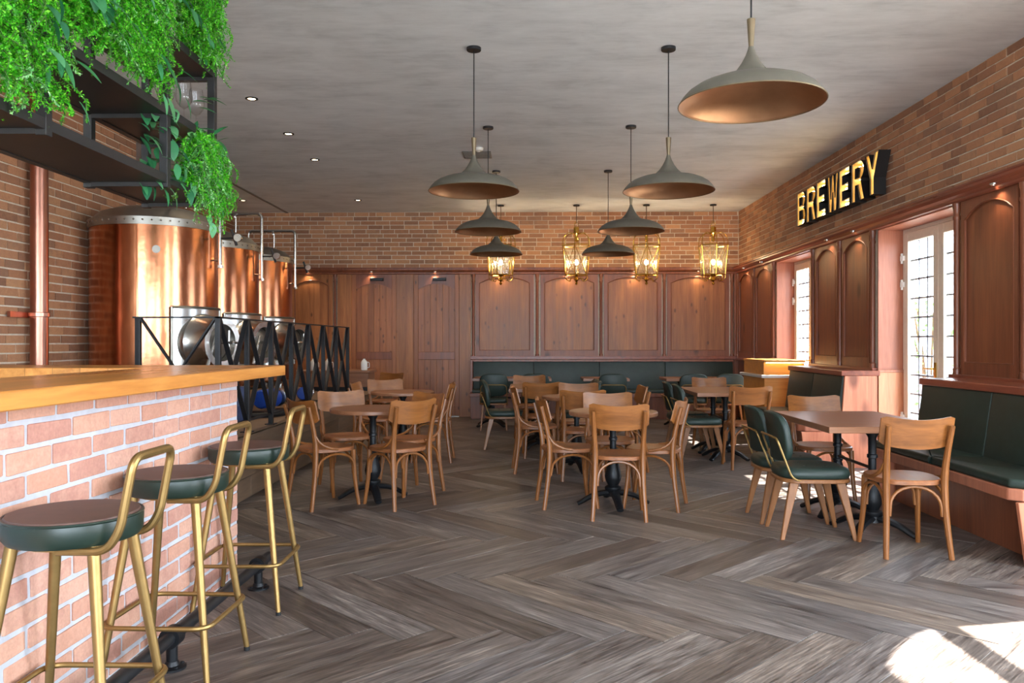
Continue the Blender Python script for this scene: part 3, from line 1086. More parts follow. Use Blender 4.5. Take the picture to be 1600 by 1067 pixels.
    for q, w in ((0.034, -0.005), (0.022, 0.008)):
        c_ = Vector((math.cos(a2), math.sin(a2), 0))
        base = c_ * (r + w)
        sg.tube([(base.x, base.y, L(2.12)), (base.x + c_.x * 0.03, base.y + c_.y * 0.03, L(2.12))], q, 14)
    sg.build('sight_port', M['dark_steel'], t)
    return t


tank(-3.535, 7.53, 'large copper brewing tank nearest the bar, beside the copper wall pipe', 'copper brewing tanks')
tank(-3.67, 9.13, 'middle one of the three copper brewing tanks behind the railing', 'copper brewing tanks')
tank(-3.70, 10.56, 'farthest copper brewing tank, against the back wall panelling', 'copper brewing tanks')


def wall_pipe():
    x, y, r = XN + 0.115, 6.50, 0.068
    t = thing('copper_pipe', 'thick upright copper pipe on the brick wall beside the tanks', 'pipe', (x, y, ZP))
    MB().lathe([(r, 0), (r, ZC - ZP - 0.002)], 28).build('tube', M['copper_pipe'], t)
    MB().lathe([(r + 0.001, 0.97), (r + 0.012, 0.975), (r + 0.012, 1.005), (r + 0.001, 1.01)], 28).build('clamp', M['copper_pipe'], t)
    b = MB().box(-0.10, -r, -0.03, 0.03, 0.97, 1.005)
    b.box(-0.09, -0.065, -0.27, 0.0, 0.965, 1.01)
    b.build('bracket', M['copper_pipe'], t, smooth=False)


wall_pipe()


def brew_gear():
    z = ZP
    p = thing('pump', 'blue electric pump on the platform behind the bar end', 'pump', (-2.72, 8.35, z), R(80))
    MB().lathe([(0.001, -0.17), (0.085, -0.165), (0.10, -0.14), (0.10, 0.12), (0.075, 0.15), (0.03, 0.16), (0.03, 0.22)], 20, (0, 0, 0.17), 'x').build('motor', M['blue'], p)
    MB().lathe([(0.06, 0.20), (0.10, 0.21), (0.10, 0.28), (0.03, 0.29), (0.03, 0.34)], 18, (0, 0, 0.17), 'x').build('pump_head', M['steel'], p)
    MB().box(-0.18, 0.30, -0.12, 0.12, 0.0, 0.05).build('base', M['black_metal'], p, smooth=False, bevel=0.01)
    q = dup(p, (-2.72, 9.75, z), R(95), 'small blue pump farther back beneath the railing', None)
    q.scale = (0.8, 0.8, 0.8)
    b = thing('drum', 'navy blue plastic drum on the platform behind the bar end', 'drum', (-2.78, 7.55, z))
    MB().lathe([(0.11, 0), (0.12, 0.02), (0.12, 0.14), (0.126, 0.15), (0.126, 0.17), (0.12, 0.18), (0.12, 0.31), (0.10, 0.34), (0.001, 0.34)], 24).build('shell', M['navy'], b)
    MB().lathe([(0.035, 0.34), (0.035, 0.365), (0.001, 0.365)], 14).build('lid', M['black_metal'], b)
    h = MB().tube(catmull([(-3.05, 7.95, z + 0.03), (-2.85, 7.88, z + 0.03), (-2.62, 7.95, z + 0.03), (-2.52, 8.25, z + 0.03), (-2.50, 8.9, z + 0.03), (-2.6, 9.2, z + 0.03)], 6), 0.026, 8)
    tag(h.build('hose', M['rubber']), 'black rubber hose lying on the platform by the blue pump', 'hose')
    s = thing('side_cabinet', 'low wooden cabinet standing behind the far end of the railing', 'cabinet', (-3.0, 12.6, z))
    MB().box(-0.55, 0.55, -0.25, 0.25, 0.06, 0.28).build('body', M['table'], s, smooth=False, bevel=0.006)
    MB().box(-0.58, 0.58, -0.28, 0.28, 0.28, 0.32).build('top', M['table'], s, smooth=False, bevel=0.006)
    MB().box(-0.52, 0.52, -0.22, 0.22, 0.0, 0.06).build('plinth', M['black_metal'], s, smooth=False)
    for k, (x, lab) in enumerate(((-3.35, 'white jug on the low cabinet, seen through the railing nearest the tanks'), (-3.12, 'white jug on the middle of the low cabinet behind the railing'), (-2.55, 'white jug at the end of the low cabinet beyond the last railing post'))):
        j = thing('jug', lab, 'jug', (x, 12.5, z + 0.32), 0, 'white jugs')
        MB().lathe([(0.045, 0), (0.052, 0.02), (0.052, 0.12), (0.035, 0.15), (0.02, 0.165), (0.02, 0.18), (0.001, 0.18)], 18).build('body', M['white_paint'], j)
        MB().tube(fillet([(0.05, 0, 0.04), (0.082, 0, 0.04), (0.082, 0, 0.12), (0.035, 0, 0.13)], 0.02), 0.006, 6).build('handle', M['white_paint'], j)


brew_gear()

# ================================================================== bar
XBAR, YBE = -1.615, 4.42


def bar():
    t = thing('bar_counter', 'bar front faced with pink brick and pale mortar', 'bar', (XBAR, YBE, 0))
    core = MB().box(XBAR - 0.22, XBAR + 0.001, -1.2, YBE - 0.003, 0, 1.105)
    core.box(-4.1, XBAR - 0.22, YBE - 0.22, YBE - 0.006, 0, 1.105)
    body = core.build('core', M['bar_mortar'], t, smooth=False, world=True)
    body2 = MB().box(-4.1, XBAR - 0.22, YBE - 0.26, YBE - 0.22, 0, 1.105)
    body2.box(XBAR - 0.26, XBAR - 0.22, -1.2, YBE - 0.26, 0, 1.105)
    body2.build('inner_lining', M['rail'], t, smooth=False, world=True)
    off = Vector(t.location)
    mp = lambda s, d, z: (XBAR - 0.006 + d - off.x, s - off.y, z)

    def ranked(s, d, z):
        return mp(s, d, z)
    # bricks carry the thing's own offset, so rank by world position
    meshes = brick_meshes(8, 0.05)
    for me in meshes:
        bm = bmesh.new(); bm.from_mesh(me)
        bmesh.ops.bevel(bm, geom=bm.edges[:], offset=0.035, segments=1, affect='EDGES')
        bm.to_mesh(me); bm.free()
        me.materials.append(M['bar_brick'])
    rows, joint, length, h, ztop = 14, 0.016, 0.25, 0.0826, 1.1226
    items = []
    for r in range(rows):
        za, zb = max(0.0, ztop - (r + 1) * h), min(1.108, ztop - r * h)
        s = YBE
        if r % 2:
            items.append((YBE - 0.0625, za, zb, 0.125 - joint))
            s -= 0.125
        while s > -1.2:
            w = length * random.uniform(0.96, 1.04)
            items.append((s - w / 2, za, zb, w - joint))
            s -= w
    items.sort(key=lambda q: view_rank((XBAR, q[0], q[1])))
    for i, (s, za, zb, w) in enumerate(items[:300]):
        o = link('brick', random.choice(meshes), None, t)
        pr = random.uniform(0.005, 0.010)
        o.location = mp(s, pr - 0.02, (za + zb) / 2)
        o.rotation_euler = (R(random.uniform(-0.6, 0.6)), R(random.uniform(-0.6, 0.6)), R(90))
        o.scale = (w, 0.05, zb - za - joint + random.uniform(-0.004, 0.002))
    # far end face
    for r in range(rows):
        za, zb = max(0.0, ztop - (r + 1) * h), min(1.108, ztop - r * h)
        x = XBAR - (0.125 if r % 2 else 0.004)
        while XBAR - x < 1.6:
            o = link('brick', random.choice(meshes), None, t)
            o.location = (x - 0.122 - off.x, YBE - 0.018 - off.y, (za + zb) / 2)
            o.scale = (0.232, 0.04, zb - za - joint)
            x -= 0.25
    # worktop: thick oak, L-shaped
    w = thing('bar_worktop', 'thick golden oak worktop lying along the brick bar', 'worktop', (-1.6, 3, 1.11))
    edge = [(-1.455, -1.2), (-1.345, 4.43), (-1.36, 4.45), (-4.1, 4.50), (-4.1, 3.96), (-1.92, 3.96), (-1.96, -1.2)]
    top = MB().prism(edge, 1.112, 1.167)
    top.build('top', M['counter'], w, smooth=False, bevel=0.004, world=True)
    # foot rail
    f = thing('foot_rail', 'black pipe foot rail along the foot of the brick bar', 'foot rail', (-1.41, 3, 0))
    MB().tube([(-1.41, -1.0, 0.125), (-1.41, 4.34, 0.125)], 0.026, 14).build('tube', M['black_metal'], f, world=True)
    for y in (4.17, 3.147, 2.12, 1.10, 0.08):
        b = MB().lathe([(0.042, -0.028), (0.042, 0.028)], 20, (-1.41, y, 0.125), 'y')
        b.lathe([(0.022, 0.005), (0.022, 0.10)], 12, (-1.41, y, 0))
        br = b.build('bracket', M['cast_iron'], f, world=True)
        fl = MB().lathe([(0.055, 0), (0.055, 0.008), (0.03, 0.014), (0.024, 0.03)], 20, (-1.41, y, 0))
        for k in range(4):
            a = R(45 + 90 * k)
            fl.lathe([(0.008, 0.006), (0.008, 0.016), (0.001, 0.018)], 6, (-1.41 + 0.041 * math.cos(a), y + 0.041 * math.sin(a), 0))
        o = fl.build('flange', M['cast_iron'], br)


bar()


# ---------------------------------------------------------------- bar stools
def bar_stool(label):
    t = thing('bar_stool', label, 'bar stool', (0, 0, 0), 0, 'bar stools along the brick bar')
    rs, zs, th = 0.194, 0.787, 0.078
    seat = MB().lathe([(rs * 0.75, zs - th), (rs - 0.012, zs - th), (rs - 0.002, zs - th + 0.014), (rs, zs - 0.02), (rs - 0.004, zs - 0.008)], 48)
    so = seat.build('seat', M['green_seat'], t)
    top = MB().lathe([(rs - 0.006, zs - 0.012), (rs - 0.012, zs - 0.002), (rs * 0.6, zs + 0.003), (0.002, zs + 0.004)], 48)
    top.build('seat_top', M['brown_seat'], so)
    MB().tube([((rs - 0.003) * math.cos(a), (rs - 0.003) * math.sin(a), zs - 0.010) for a in [2 * PI * k / 48 for k in range(48)]], 0.0045, 6, closed=True).build('piping', M['green_seat'], so)
    MB().lathe([(0.14, zs - th - 0.014), (0.14, zs - th)], 24).build('seat_plate', M['gold'], t)
    for sx in (-1, 1):
        for sy in (-1, 1):
            lg = MB().tube([(sx * 0.120, sy * 0.110, zs - th), (sx * 0.205, sy * 0.200, 0.012)], [0.0185, 0.0115], 12)
            lo = lg.build('leg', M['gold'], t)
            MB().lathe([(0.0125, 0), (0.013, 0.016)], 10, (sx * 0.205, sy * 0.200, 0)).build('foot', M['rubber'], lo)
    q, zr = 0.205, 0.232
    MB().tube(fillet([(q, q, zr), (-q, q, zr), (-q, -q, zr), (q, -q, zr)], 0.065, 6, closed=True), 0.0095, 8, closed=True).build('foot_ring', M['gold'], t)
    zb = zs - th - 0.014
    pts = [(0.02, -0.125, zb), (0.165, -0.125, zb), (0.205, -0.125, zb + 0.06), (0.245, -0.125, 0.965), (0.245, 0.125, 0.965), (0.205, 0.125, zb + 0.06), (0.165, 0.125, zb), (0.02, 0.125, zb)]
    MB().tube(fillet(pts, 0.045, 6), 0.013, 10).build('backrest', M['gold'], t)
    return t


st = bar_stool('green bar stool with gold legs nearest the viewer at the bar')
st.location = (-1.375, 2.40, 0)
dup(st, (-1.385, 3.14, 0), R(-1), 'middle green bar stool of the three beside the brick bar')
dup(st, (-1.385, 3.96, 0), R(1), 'green bar stool at the far corner of the brick bar')


# ================================================================== hanging shelf over the bar
SX0, SX1 = -2.12, -1.75
SY = [0.9, 1.88, 2.86, 3.83, 4.41]


def hanging_shelf():
    t = thing('hanging_shelf', 'black steel shelf frame hung from the ceiling above the bar', 'shelf', (-1.93, 3.0, 2.07))
    bk = M['shelf_black']
    for y in SY:
        for x in (SX0, SX1):
            MB().box(x - 0.02, x + 0.02, y - 0.02, y + 0.02, 2.045, ZC).build('post', bk, t, smooth=False, bevel=0.002, world=True)
    for z in (2.07, 2.40, 2.77):
        for a, b in zip(SY[:-1], SY[1:]):
            MB().box(SX0 + 0.01, SX1 - 0.01, a + 0.02, b - 0.02, z, z + 0.022).build('shelf_board', bk, t, smooth=False, world=True)
        for x in (SX0, SX1):
            MB().box(x - 0.018, x + 0.018, SY[0], SY[-1], z - 0.004, z + 0.036).build('side_rail', bk, t, smooth=False, world=True)
        for y in SY:
            MB().box(SX0, SX1, y - 0.018, y + 0.018, z - 0.02, z + 0.018).build('cross_bar', bk, t, smooth=False, world=True)
    for y in SY:
        MB().box(SX0, SX1, y - 0.018, y + 0.018, ZC - 0.04, ZC).build('cross_bar', bk, t, smooth=False, world=True)


hanging_shelf()


def wine_glass():
    t = thing('wine_glass', '', 'wine glass', (0, 0, 0), 0, 'wine glasses on the hanging shelf')
    MB().lathe([(0.036, 0.0), (0.036, 0.002), (0.008, 0.006), (0.0035, 0.02), (0.0035, 0.10)], 20).build('stem', M['wine_glass'], t)
    MB().lathe([(0.004, 0.10), (0.022, 0.112), (0.040, 0.14), (0.044, 0.165), (0.040, 0.20), (0.033, 0.245), (0.0315, 0.245), (0.038, 0.20), (0.042, 0.165), (0.038, 0.142), (0.020, 0.115), (0.002, 0.104)], 24).build('bowl', M['wine_glass'], t)
    return t


wg = wine_glass()
wg.location = (-1.86, 4.08, 2.422)
wg['label'] = 'clear wine glass on the hanging shelf, leftmost of the three'
dup(wg, (-1.80, 4.16, 2.422), 0, 'clear wine glass on the hanging shelf, between two others')
dup(wg, (-1.79, 4.29, 2.422), 0, 'clear wine glass on the hanging shelf nearest the end post')


# ---------------------------------------------------------------- trailing plants
def leaf_mesh(w, l, curl):
    m = MB()
    n = 6
    rows = []
    for i in range(n + 1):
        q = i / n
        hw = w * math.sin(PI * min(0.98, q * 0.94 + 0.03)) ** 0.8 * (1 - 0.25 * q)
        z = -curl * q * q
        rows.append([(-hw, l * q, z + 0.15 * hw), (0, l * q, z - 0.1 * hw), (hw, l * q, z + 0.15 * hw)])
    vs = [p for r in rows for p in r]
    fs = []
    for i in range(n):
        for j in range(2):
            a = i * 3 + j
            fs.append((a, a + 1, a + 4, a + 3))
    m.add(vs, fs)
    me = m.mesh('leaf', smooth=True, angle=80, fix=False)
    me.materials.append(M['leaf'])
    return me


LEAVES = [leaf_mesh(0.021, 0.085, 0.03), leaf_mesh(0.027, 0.088, 0.035), leaf_mesh(0.015, 0.095, 0.025), leaf_mesh(0.045, 0.17, 0.06)]


def trailing_plant(name, label, x0, x1, y0, y1, z, up, drop, strands, leaves, mat, bulge=0.14, big=(), pale=0.12):
    """fern-like strands rooted along a stretch of shelf that rise, arch outwards and trail down"""
    t = thing(name, label, 'plant', ((x0 + x1) / 2, (y0 + y1) / 2, z))
    rng = random.Random(label)
    stems, fol, folp = MB(), MB(), MB()
    for k in range(strands):
        px, py = rng.uniform(x0, x1), rng.uniform(y0, y1)
        ang = rng.gauss(0, 0.7) if rng.random() < 0.8 else rng.uniform(-PI, PI)
        d = Vector((math.cos(ang), math.sin(ang), 0))
        if py > y1 - 0.12 and rng.random() < 0.4:
            d = Vector((rng.uniform(-0.4, 1), 1, 0)).normalized()
        lv = rng.random()                       # where in the cushion this strand ends
        o = bulge * rng.uniform(0.5, 1.15)
        if d.x < -0.1:
            o *= 0.4
        ze = lerp(up, -drop, lv)                # height of the strand's shoulder
        tail = rng.uniform(0.08, 0.17)
        P0 = Vector((px, py, z + 0.02))
        if d.x > 0:
            edge = Vector((max(px, x1 - 0.02), py, z + max(0.0, ze) * 0.7 + 0.03))
        else:
            edge = P0 + Vector((0, 0, max(0.0, ze) * 0.7 + 0.03))
        bow = math.sin(PI * (0.15 + 0.7 * lv))
        sh = edge + d * o * (0.45 + 0.55 * bow)
        sh.z = z + ze + 0.04
        pts = [P0, edge, sh, sh + d * 0.05 + Vector((rng.uniform(-.03, .03), rng.uniform(-.05, .05), -tail * 0.45)), sh + d * 0.06 + Vector((rng.uniform(-.04, .04), rng.uniform(-.07, .07), -tail))]
        if lv > 0.75 and d.x < 0:
            continue
        c = catmull(pts, 6)
        c = c[4:]
        if k % 3 == 0:
            stems.tube(c[::3] + [c[-1]], 0.0022, 4, cap=False)
        tgt = folp if rng.random() < pale else fol
        L = sum((c[i + 1] - c[i]).length for i in range(len(c) - 1))
        nl = max(8, int(L / 0.0034))
        for j in range(nl):
            q = (j + 0.5) / nl * (len(c) - 1)
            i = min(int(q), len(c) - 2)
            p = c[i].lerp(c[i + 1], q - i)
            tg = (c[i + 1] - c[i]).normalized()
            sd = tg.cross(Vector((rng.uniform(-1, 1), rng.uniform(-1, 1), rng.uniform(-0.5, 1)))).normalized()
            taper = 1.0 - 0.5 * (j / nl)
            ll = rng.uniform(0.011, 0.026) * taper
            v = (sd * 0.85 + tg * rng.uniform(0.1, 0.8)).normalized() * ll
            w = v.cross(tg).normalized() * ll * 0.24
            w = (w + tg * ll * 0.16).normalized() * ll * 0.27
            tgt.add([p, p + v * 0.5 + w, p + v, p + v * 0.5 - w], [(0, 1, 2, 3)])
    stems.build('stems', M['stem'], t, world=True, fix=False)['kind'] = 'stuff'
    fol.build('foliage', mat, t, smooth=False, world=True, fix=False)['kind'] = 'stuff'
    if folp.v:
        folp.build('pale_foliage', M['fern_pale'], t, smooth=False, world=True, fix=False)['kind'] = 'stuff'
    base = Vector(t.location)
    for (bx, by, bz, az, pitch, kind, sc) in big:
        o = link('leaf', LEAVES[kind], None, t)
        o.location = Vector((bx, by, bz)) - base
        o.rotation_euler = (R(pitch), 0, R(az))
        o.scale = (sc, sc, sc)


def leaf_spray(cx, cy, cz, n, rng, spread=0.12, kind=None, pitch=(-75, -20), az=(-150, -30), sc=(0.8, 1.2)):
    out = []
    for k in range(n):
        out.append((cx + rng.uniform(-spread, spread) * 0.5, cy + rng.uniform(-spread, spread), cz + rng.uniform(-spread, spread),
                    rng.uniform(*az), rng.uniform(*pitch), rng.choice((0, 1, 2)) if kind is None else kind, rng.uniform(*sc)))
    return out


rg = random.Random(3)
trailing_plant('trailing_fern', 'bright green trailing fern at the near end of the hanging shelf', -1.95, -1.76, 1.95, 2.82, 2.42, 0.36, 0.27, 900, 0, M['fern'], 0.12,
               leaf_spray(-1.60, 2.86, 2.62, 2, rg, 0.06, 3, sc=(0.9, 1.1)) + leaf_spray(-1.58, 2.62, 2.33, 7, rg, 0.12) + leaf_spray(-1.58, 2.66, 2.20, 4, rg, 0.08, 2))
trailing_plant('trailing_fern', 'broad mass of bright green fern trailing from the middle of the hanging shelf', -1.95, -1.76, 2.90, 3.64, 2.79, 0.45, 0.28, 1150, 0, M['fern'], 0.12,
               leaf_spray(-1.60, 3.05, 2.60, 9, rg, 0.10) + leaf_spray(-1.60, 3.52, 2.52, 8, rg, 0.12, 2) + leaf_spray(-1.62, 3.80, 2.95, 9, rg, 0.12) + leaf_spray(-1.56, 3.20, 2.75, 4, rg, 0.12, 1))
trailing_plant('trailing_fern', 'green fern on the top of the hanging shelf at its far end', -1.90, -1.78, 4.10, 4.36, 2.79, 0.58, -0.04, 420, 0, M['fern'], 0.10,
               leaf_spray(-1.66, 4.10, 2.86, 6, rg, 0.10, 2))
trailing_plant('trailing_ivy', 'mixed trailing plant hanging lowest, at the far lower corner of the shelf', -1.86, -1.76, 4.14, 4.40, 2.10, 0.28, 0.08, 340, 0, M['fern'], 0.10,
               leaf_spray(-1.86, 3.96, 2.34, 26, rg, 0.15, None, (-60, 20), (-170, -60)) + leaf_spray(-1.74, 4.30, 2.28, 16, rg, 0.14) + leaf_spray(-1.80, 3.90, 2.32, 26, rg, 0.14, None, (-60, 10), (-150, -60)) + leaf_spray(-1.84, 3.88, 2.16, 12, rg, 0.08, None, (-60, 10), (-150, -60)) + leaf_spray(-1.80, 3.98, 2.18, 24, rg, 0.14, None, (-70, 0), (-170, -60))
               + leaf_spray(-1.72, 4.38, 2.05, 12, rg, 0.10, 1, sc=(0.6, 0.9)) + leaf_spray(-1.72, 4.20, 2.48, 10, rg, 0.12, 2, (-10, 60)), pale=0.3)

# ================================================================== benches
def wall_bench(label, y0, y1, sections):
    """bench along the right wall: seat faces the room (-X)"""
    t = thing('bench', label, 'bench', (2.84, (y0 + y1) / 2, 0))
    xf, xb, zs = 2.82, 3.26, 0.44
    # timber base, recessed
    MB().box(3.02, 3.60, y0 + 0.06, y1 - 0.06, 0, zs - 0.06).build('base', M['rail'], t, smooth=False, world=True)
    sl = MB().prism([(xf + 0.06, y0), (xf, y0 + 0.06), (xf, y1 - 0.06), (xf + 0.06, y1), (3.40, y1), (3.40, y0)], zs - 0.07, zs)
    sl.build('seat_board', M['pine_red'], t, smooth=False, bevel=0.006, world=True)
    n = sections
    for i in range(n):
        a, b = lerp(y0, y1, i / n) + 0.003, lerp(y0, y1, (i + 1) / n) - 0.003
        ca = 0.07 if i == 0 else 0.004
        cb = 0.07 if i == n - 1 else 0.004
        MB().prism([(xf + 0.015 + ca, a), (xf + 0.015, a + ca), (xf + 0.015, b - cb), (xf + 0.015 + cb, b), (3.30, b), (3.30, a)], zs, zs + 0.055).build(
            'seat_cushion', M['green'], t, bevel=0.018, seg=3, world=True)
        bk = MB().prism([(3.20, zs + 0.05), (3.265, 0.945), (3.33, 0.945), (3.33, zs + 0.05)], a, b, 'xz')
        bk.build('back_cushion', M['green'], t, bevel=0.012, seg=3, world=True)
    fr = MB().prism([(3.27, 0), (3.27, 0.4), (3.33, 0.94), (3.62, 0.94), (3.62, 0)], y0 + 0.003, y1 - 0.003, 'xz')
    fr.build('back_frame', M['rail'], t, smooth=False, world=True)
    MB().box(3.245, 3.64, y0 - 0.015, y1 + 0.015, 0.945, 1.0).build('top_rail', M['cornice'], t, smooth=False, bevel=0.006, world=True)
    for y, sg in ((y0, -1), (y1, 1)):
        e = MB().prism([(2.88, 0), (2.83, zs - 0.07), (3.22, zs - 0.07), (3.24, 0.45), (3.275, 0.945), (3.60, 0.945), (3.60, 0)], min(y, y + sg * 0.03), max(y, y + sg * 0.03), 'xz')
        e.build('end_panel', M['pine_window_lit'], t, smooth=False, bevel=0.003, world=True)


wall_bench('green leather bench by the right wall, nearest the viewer', 4.66, 6.62, 2)
wall_bench('green leather bench by the right wall between the two French doors', 8.27, 9.92, 2)


def back_bench():
    x0, x1 = -0.94, 3.52
    yf, yb = 13.22, 13.66
    t = thing('bench', 'long dark green leather bench along the panelled back wall', 'bench', ((x0 + x1) / 2, 13.4, 0))
    MB().box(x0 + 0.02, x1, 13.36, 13.74, 0, 0.40).build('base', M['rail'], t, smooth=False, world=True)
    MB().box(x0, x1, yf, 13.70, 0.38, 0.44).build('seat_board', M['rail'], t, smooth=False, bevel=0.005, world=True)
    for a, b in ((x0 + 0.04, 0.13), (0.13, 1.25), (1.25, 2.37), (2.37, x1)):
        MB().box(a + 0.003, b - 0.003, yf + 0.01, 13.60, 0.44, 0.495).build('seat_cushion', M['green'], t, bevel=0.016, seg=2, world=True)
        MB().prism([(13.58, 0.49), (13.62, 0.955), (13.70, 0.955), (13.70, 0.49)], a + 0.003, b - 0.003, 'yz').build('back_cushion', M['green'], t, bevel=0.01, seg=2, world=True)
    MB().box(x0 - 0.01, x0 + 0.03, 13.55, 13.75, 0.0, 0.99).build('end_panel', M['rail'], t, smooth=False, bevel=0.004, world=True)
    MB().box(x0, x1, 13.60, 13.69, 0.955, 0.99).build('top_rail', M['rail'], t, smooth=False, bevel=0.004, world=True)


back_bench()


# ================================================================== podium
def podium():
    x0, x1, y0, y1 = 3.07, 3.60, 10.32, 11.30
    t = thing('podium', 'golden oak host podium with a white shelf and lit niche', 'podium', ((x0 + x1) / 2, (y0 + y1) / 2, 0))
    MB().box(x0, x1, y0, y1, 0.0, 0.83).build('body', M['podium'], t, smooth=False, bevel=0.004, world=True)
    MB().box(x0 - 0.05, x1, y0 - 0.05, y1 + 0.02, 0.832, 0.868).build('shelf', M['slate'], t, smooth=False, bevel=0.004, world=True)
    MB().box(x0 + 0.01, x1, y0 + 0.06, y1, 0.87, 1.03).build('upper_box', M['podium'], t, smooth=False, world=True)
    MB().box(x0, x1, y0, y1, 1.03, 1.06).build('top', M['podium'], t, smooth=False, bevel=0.004, world=True)
    MB().box(x0 + 0.03, x1 - 0.02, y0 + 0.012, y0 + 0.030, 1.020, 1.030).build('led_strip', M['led'], t, smooth=False, world=True)


podium()


# ================================================================== tables
def pedestal(parent, x, y, z_top, name='pedestal', feet=4, rot=45):
    prof = [(0.062, 0.08), (0.056, 0.12), (0.066, 0.135), (0.066, 0.15), (0.042, 0.165), (0.060, 0.20), (0.068, 0.235), (0.058, 0.28), (0.040, 0.36), (0.031, 0.40),
            (0.036, 0.405), (0.036, 0.42), (0.026, 0.425), (0.026, z_top - 0.20), (0.034, z_top - 0.195), (0.034, z_top - 0.175), (0.026, z_top - 0.17), (0.027, z_top - 0.06), (0.05, z_top - 0.02), (0.05, z_top)]
    p = MB().lathe(prof, 20, (x, y, 0)).build(name, M['cast_iron'], parent)
    for k in range(feet):
        a = R(rot + 360 / feet * k)
        pts = [(x + d * math.cos(a), y + d * math.sin(a), z) for d, z in ((0.02, 0.105), (0.10, 0.098), (0.18, 0.075), (0.25, 0.036), (0.285, 0.020))]
        MB().tube(catmull(pts, 3), [lerp(0.042, 0.027, i / 12) for i in range(13)], 8, flat=0.62).build('foot', M['cast_iron'], p)
    sp = MB().box(x - 0.20, x + 0.20, y - 0.02, y + 0.02, z_top - 0.014, z_top)
    sp.box(x - 0.02, x + 0.02, y - 0.20, y + 0.20, z_top - 0.014, z_top)
    sp.build('spider', M['cast_iron'], p, smooth=False)


def round_table(label, x, y, rot):
    t = thing('round_table', label, 'table', (x, y, 0), 0, 'round wooden cafe tables')
    MB().lathe([(0.30, 0.716), (0.345, 0.716), (0.35, 0.722), (0.35, 0.744), (0.345, 0.75), (0.002, 0.75)], 56).build('table_top', M['table'], t)
    pedestal(t, 0, 0, 0.716, rot=rot)


def long_table(label, x0, x1, y0, y1, group):
    t = thing('rectangular_table', label, 'table', ((x0 + x1) / 2, (y0 + y1) / 2, 0), 0, group)
    w, d = (x1 - x0) / 2, (y1 - y0) / 2
    MB().box(-w, w, -d, d, 0.708, 0.75).build('table_top', M['table'], t, smooth=False, bevel=0.003)
    if d > w:
        for s in (-1, 1):
            pedestal(t, 0, s * (d - 0.29), 0.708, rot=45)
        MB().tube([(0, -(d - 0.29), 0.44), (0, d - 0.29, 0.44)], 0.011, 8).build('stretcher', M['cast_iron'], t)
    elif w > 0.45:
        for s in (-1, 1):
            pedestal(t, s * (w - 0.27), 0, 0.708, rot=45)
        MB().tube([(-(w - 0.27), 0, 0.44), (w - 0.27, 0, 0.44)], 0.011, 8).build('stretcher', M['cast_iron'], t)
    else:
        pedestal(t, 0, 0, 0.708)


round_table('round wooden table nearest the platform with the railing', -1.27, 6.58, 20)
round_table('round wooden table ringed by four chairs in the middle of the room', 0.69, 6.33, 5)
round_table('round wooden table in front of the two pine doors', -1.36, 8.77, 30)
round_table('round wooden table just behind the middle ring of chairs', 0.51, 8.05, 10)
g1 = 'long wooden cafe tables'
long_table('long wooden table with green chairs beyond the round tables', -0.20, 0.54, 9.20, 10.35, g1)
long_table('long wooden table in front of the oak podium', 1.83, 2.57, 8.55, 9.70, g1)
long_table('long wooden table nearest the viewer, beside the green wall bench', 1.95, 2.75, 5.16, 6.34, g1)
g2 = 'tables along the back bench'
long_table('long wooden table at the left end of the back bench', -0.80, 0.38, 11.85, 12.50, g2)
long_table('small square wooden table at the middle of the back bench', 0.85, 1.54, 11.85, 12.50, g2)
long_table('long wooden table at the corner end of the back bench', 2.08, 3.22, 11.85, 12.50, g2)


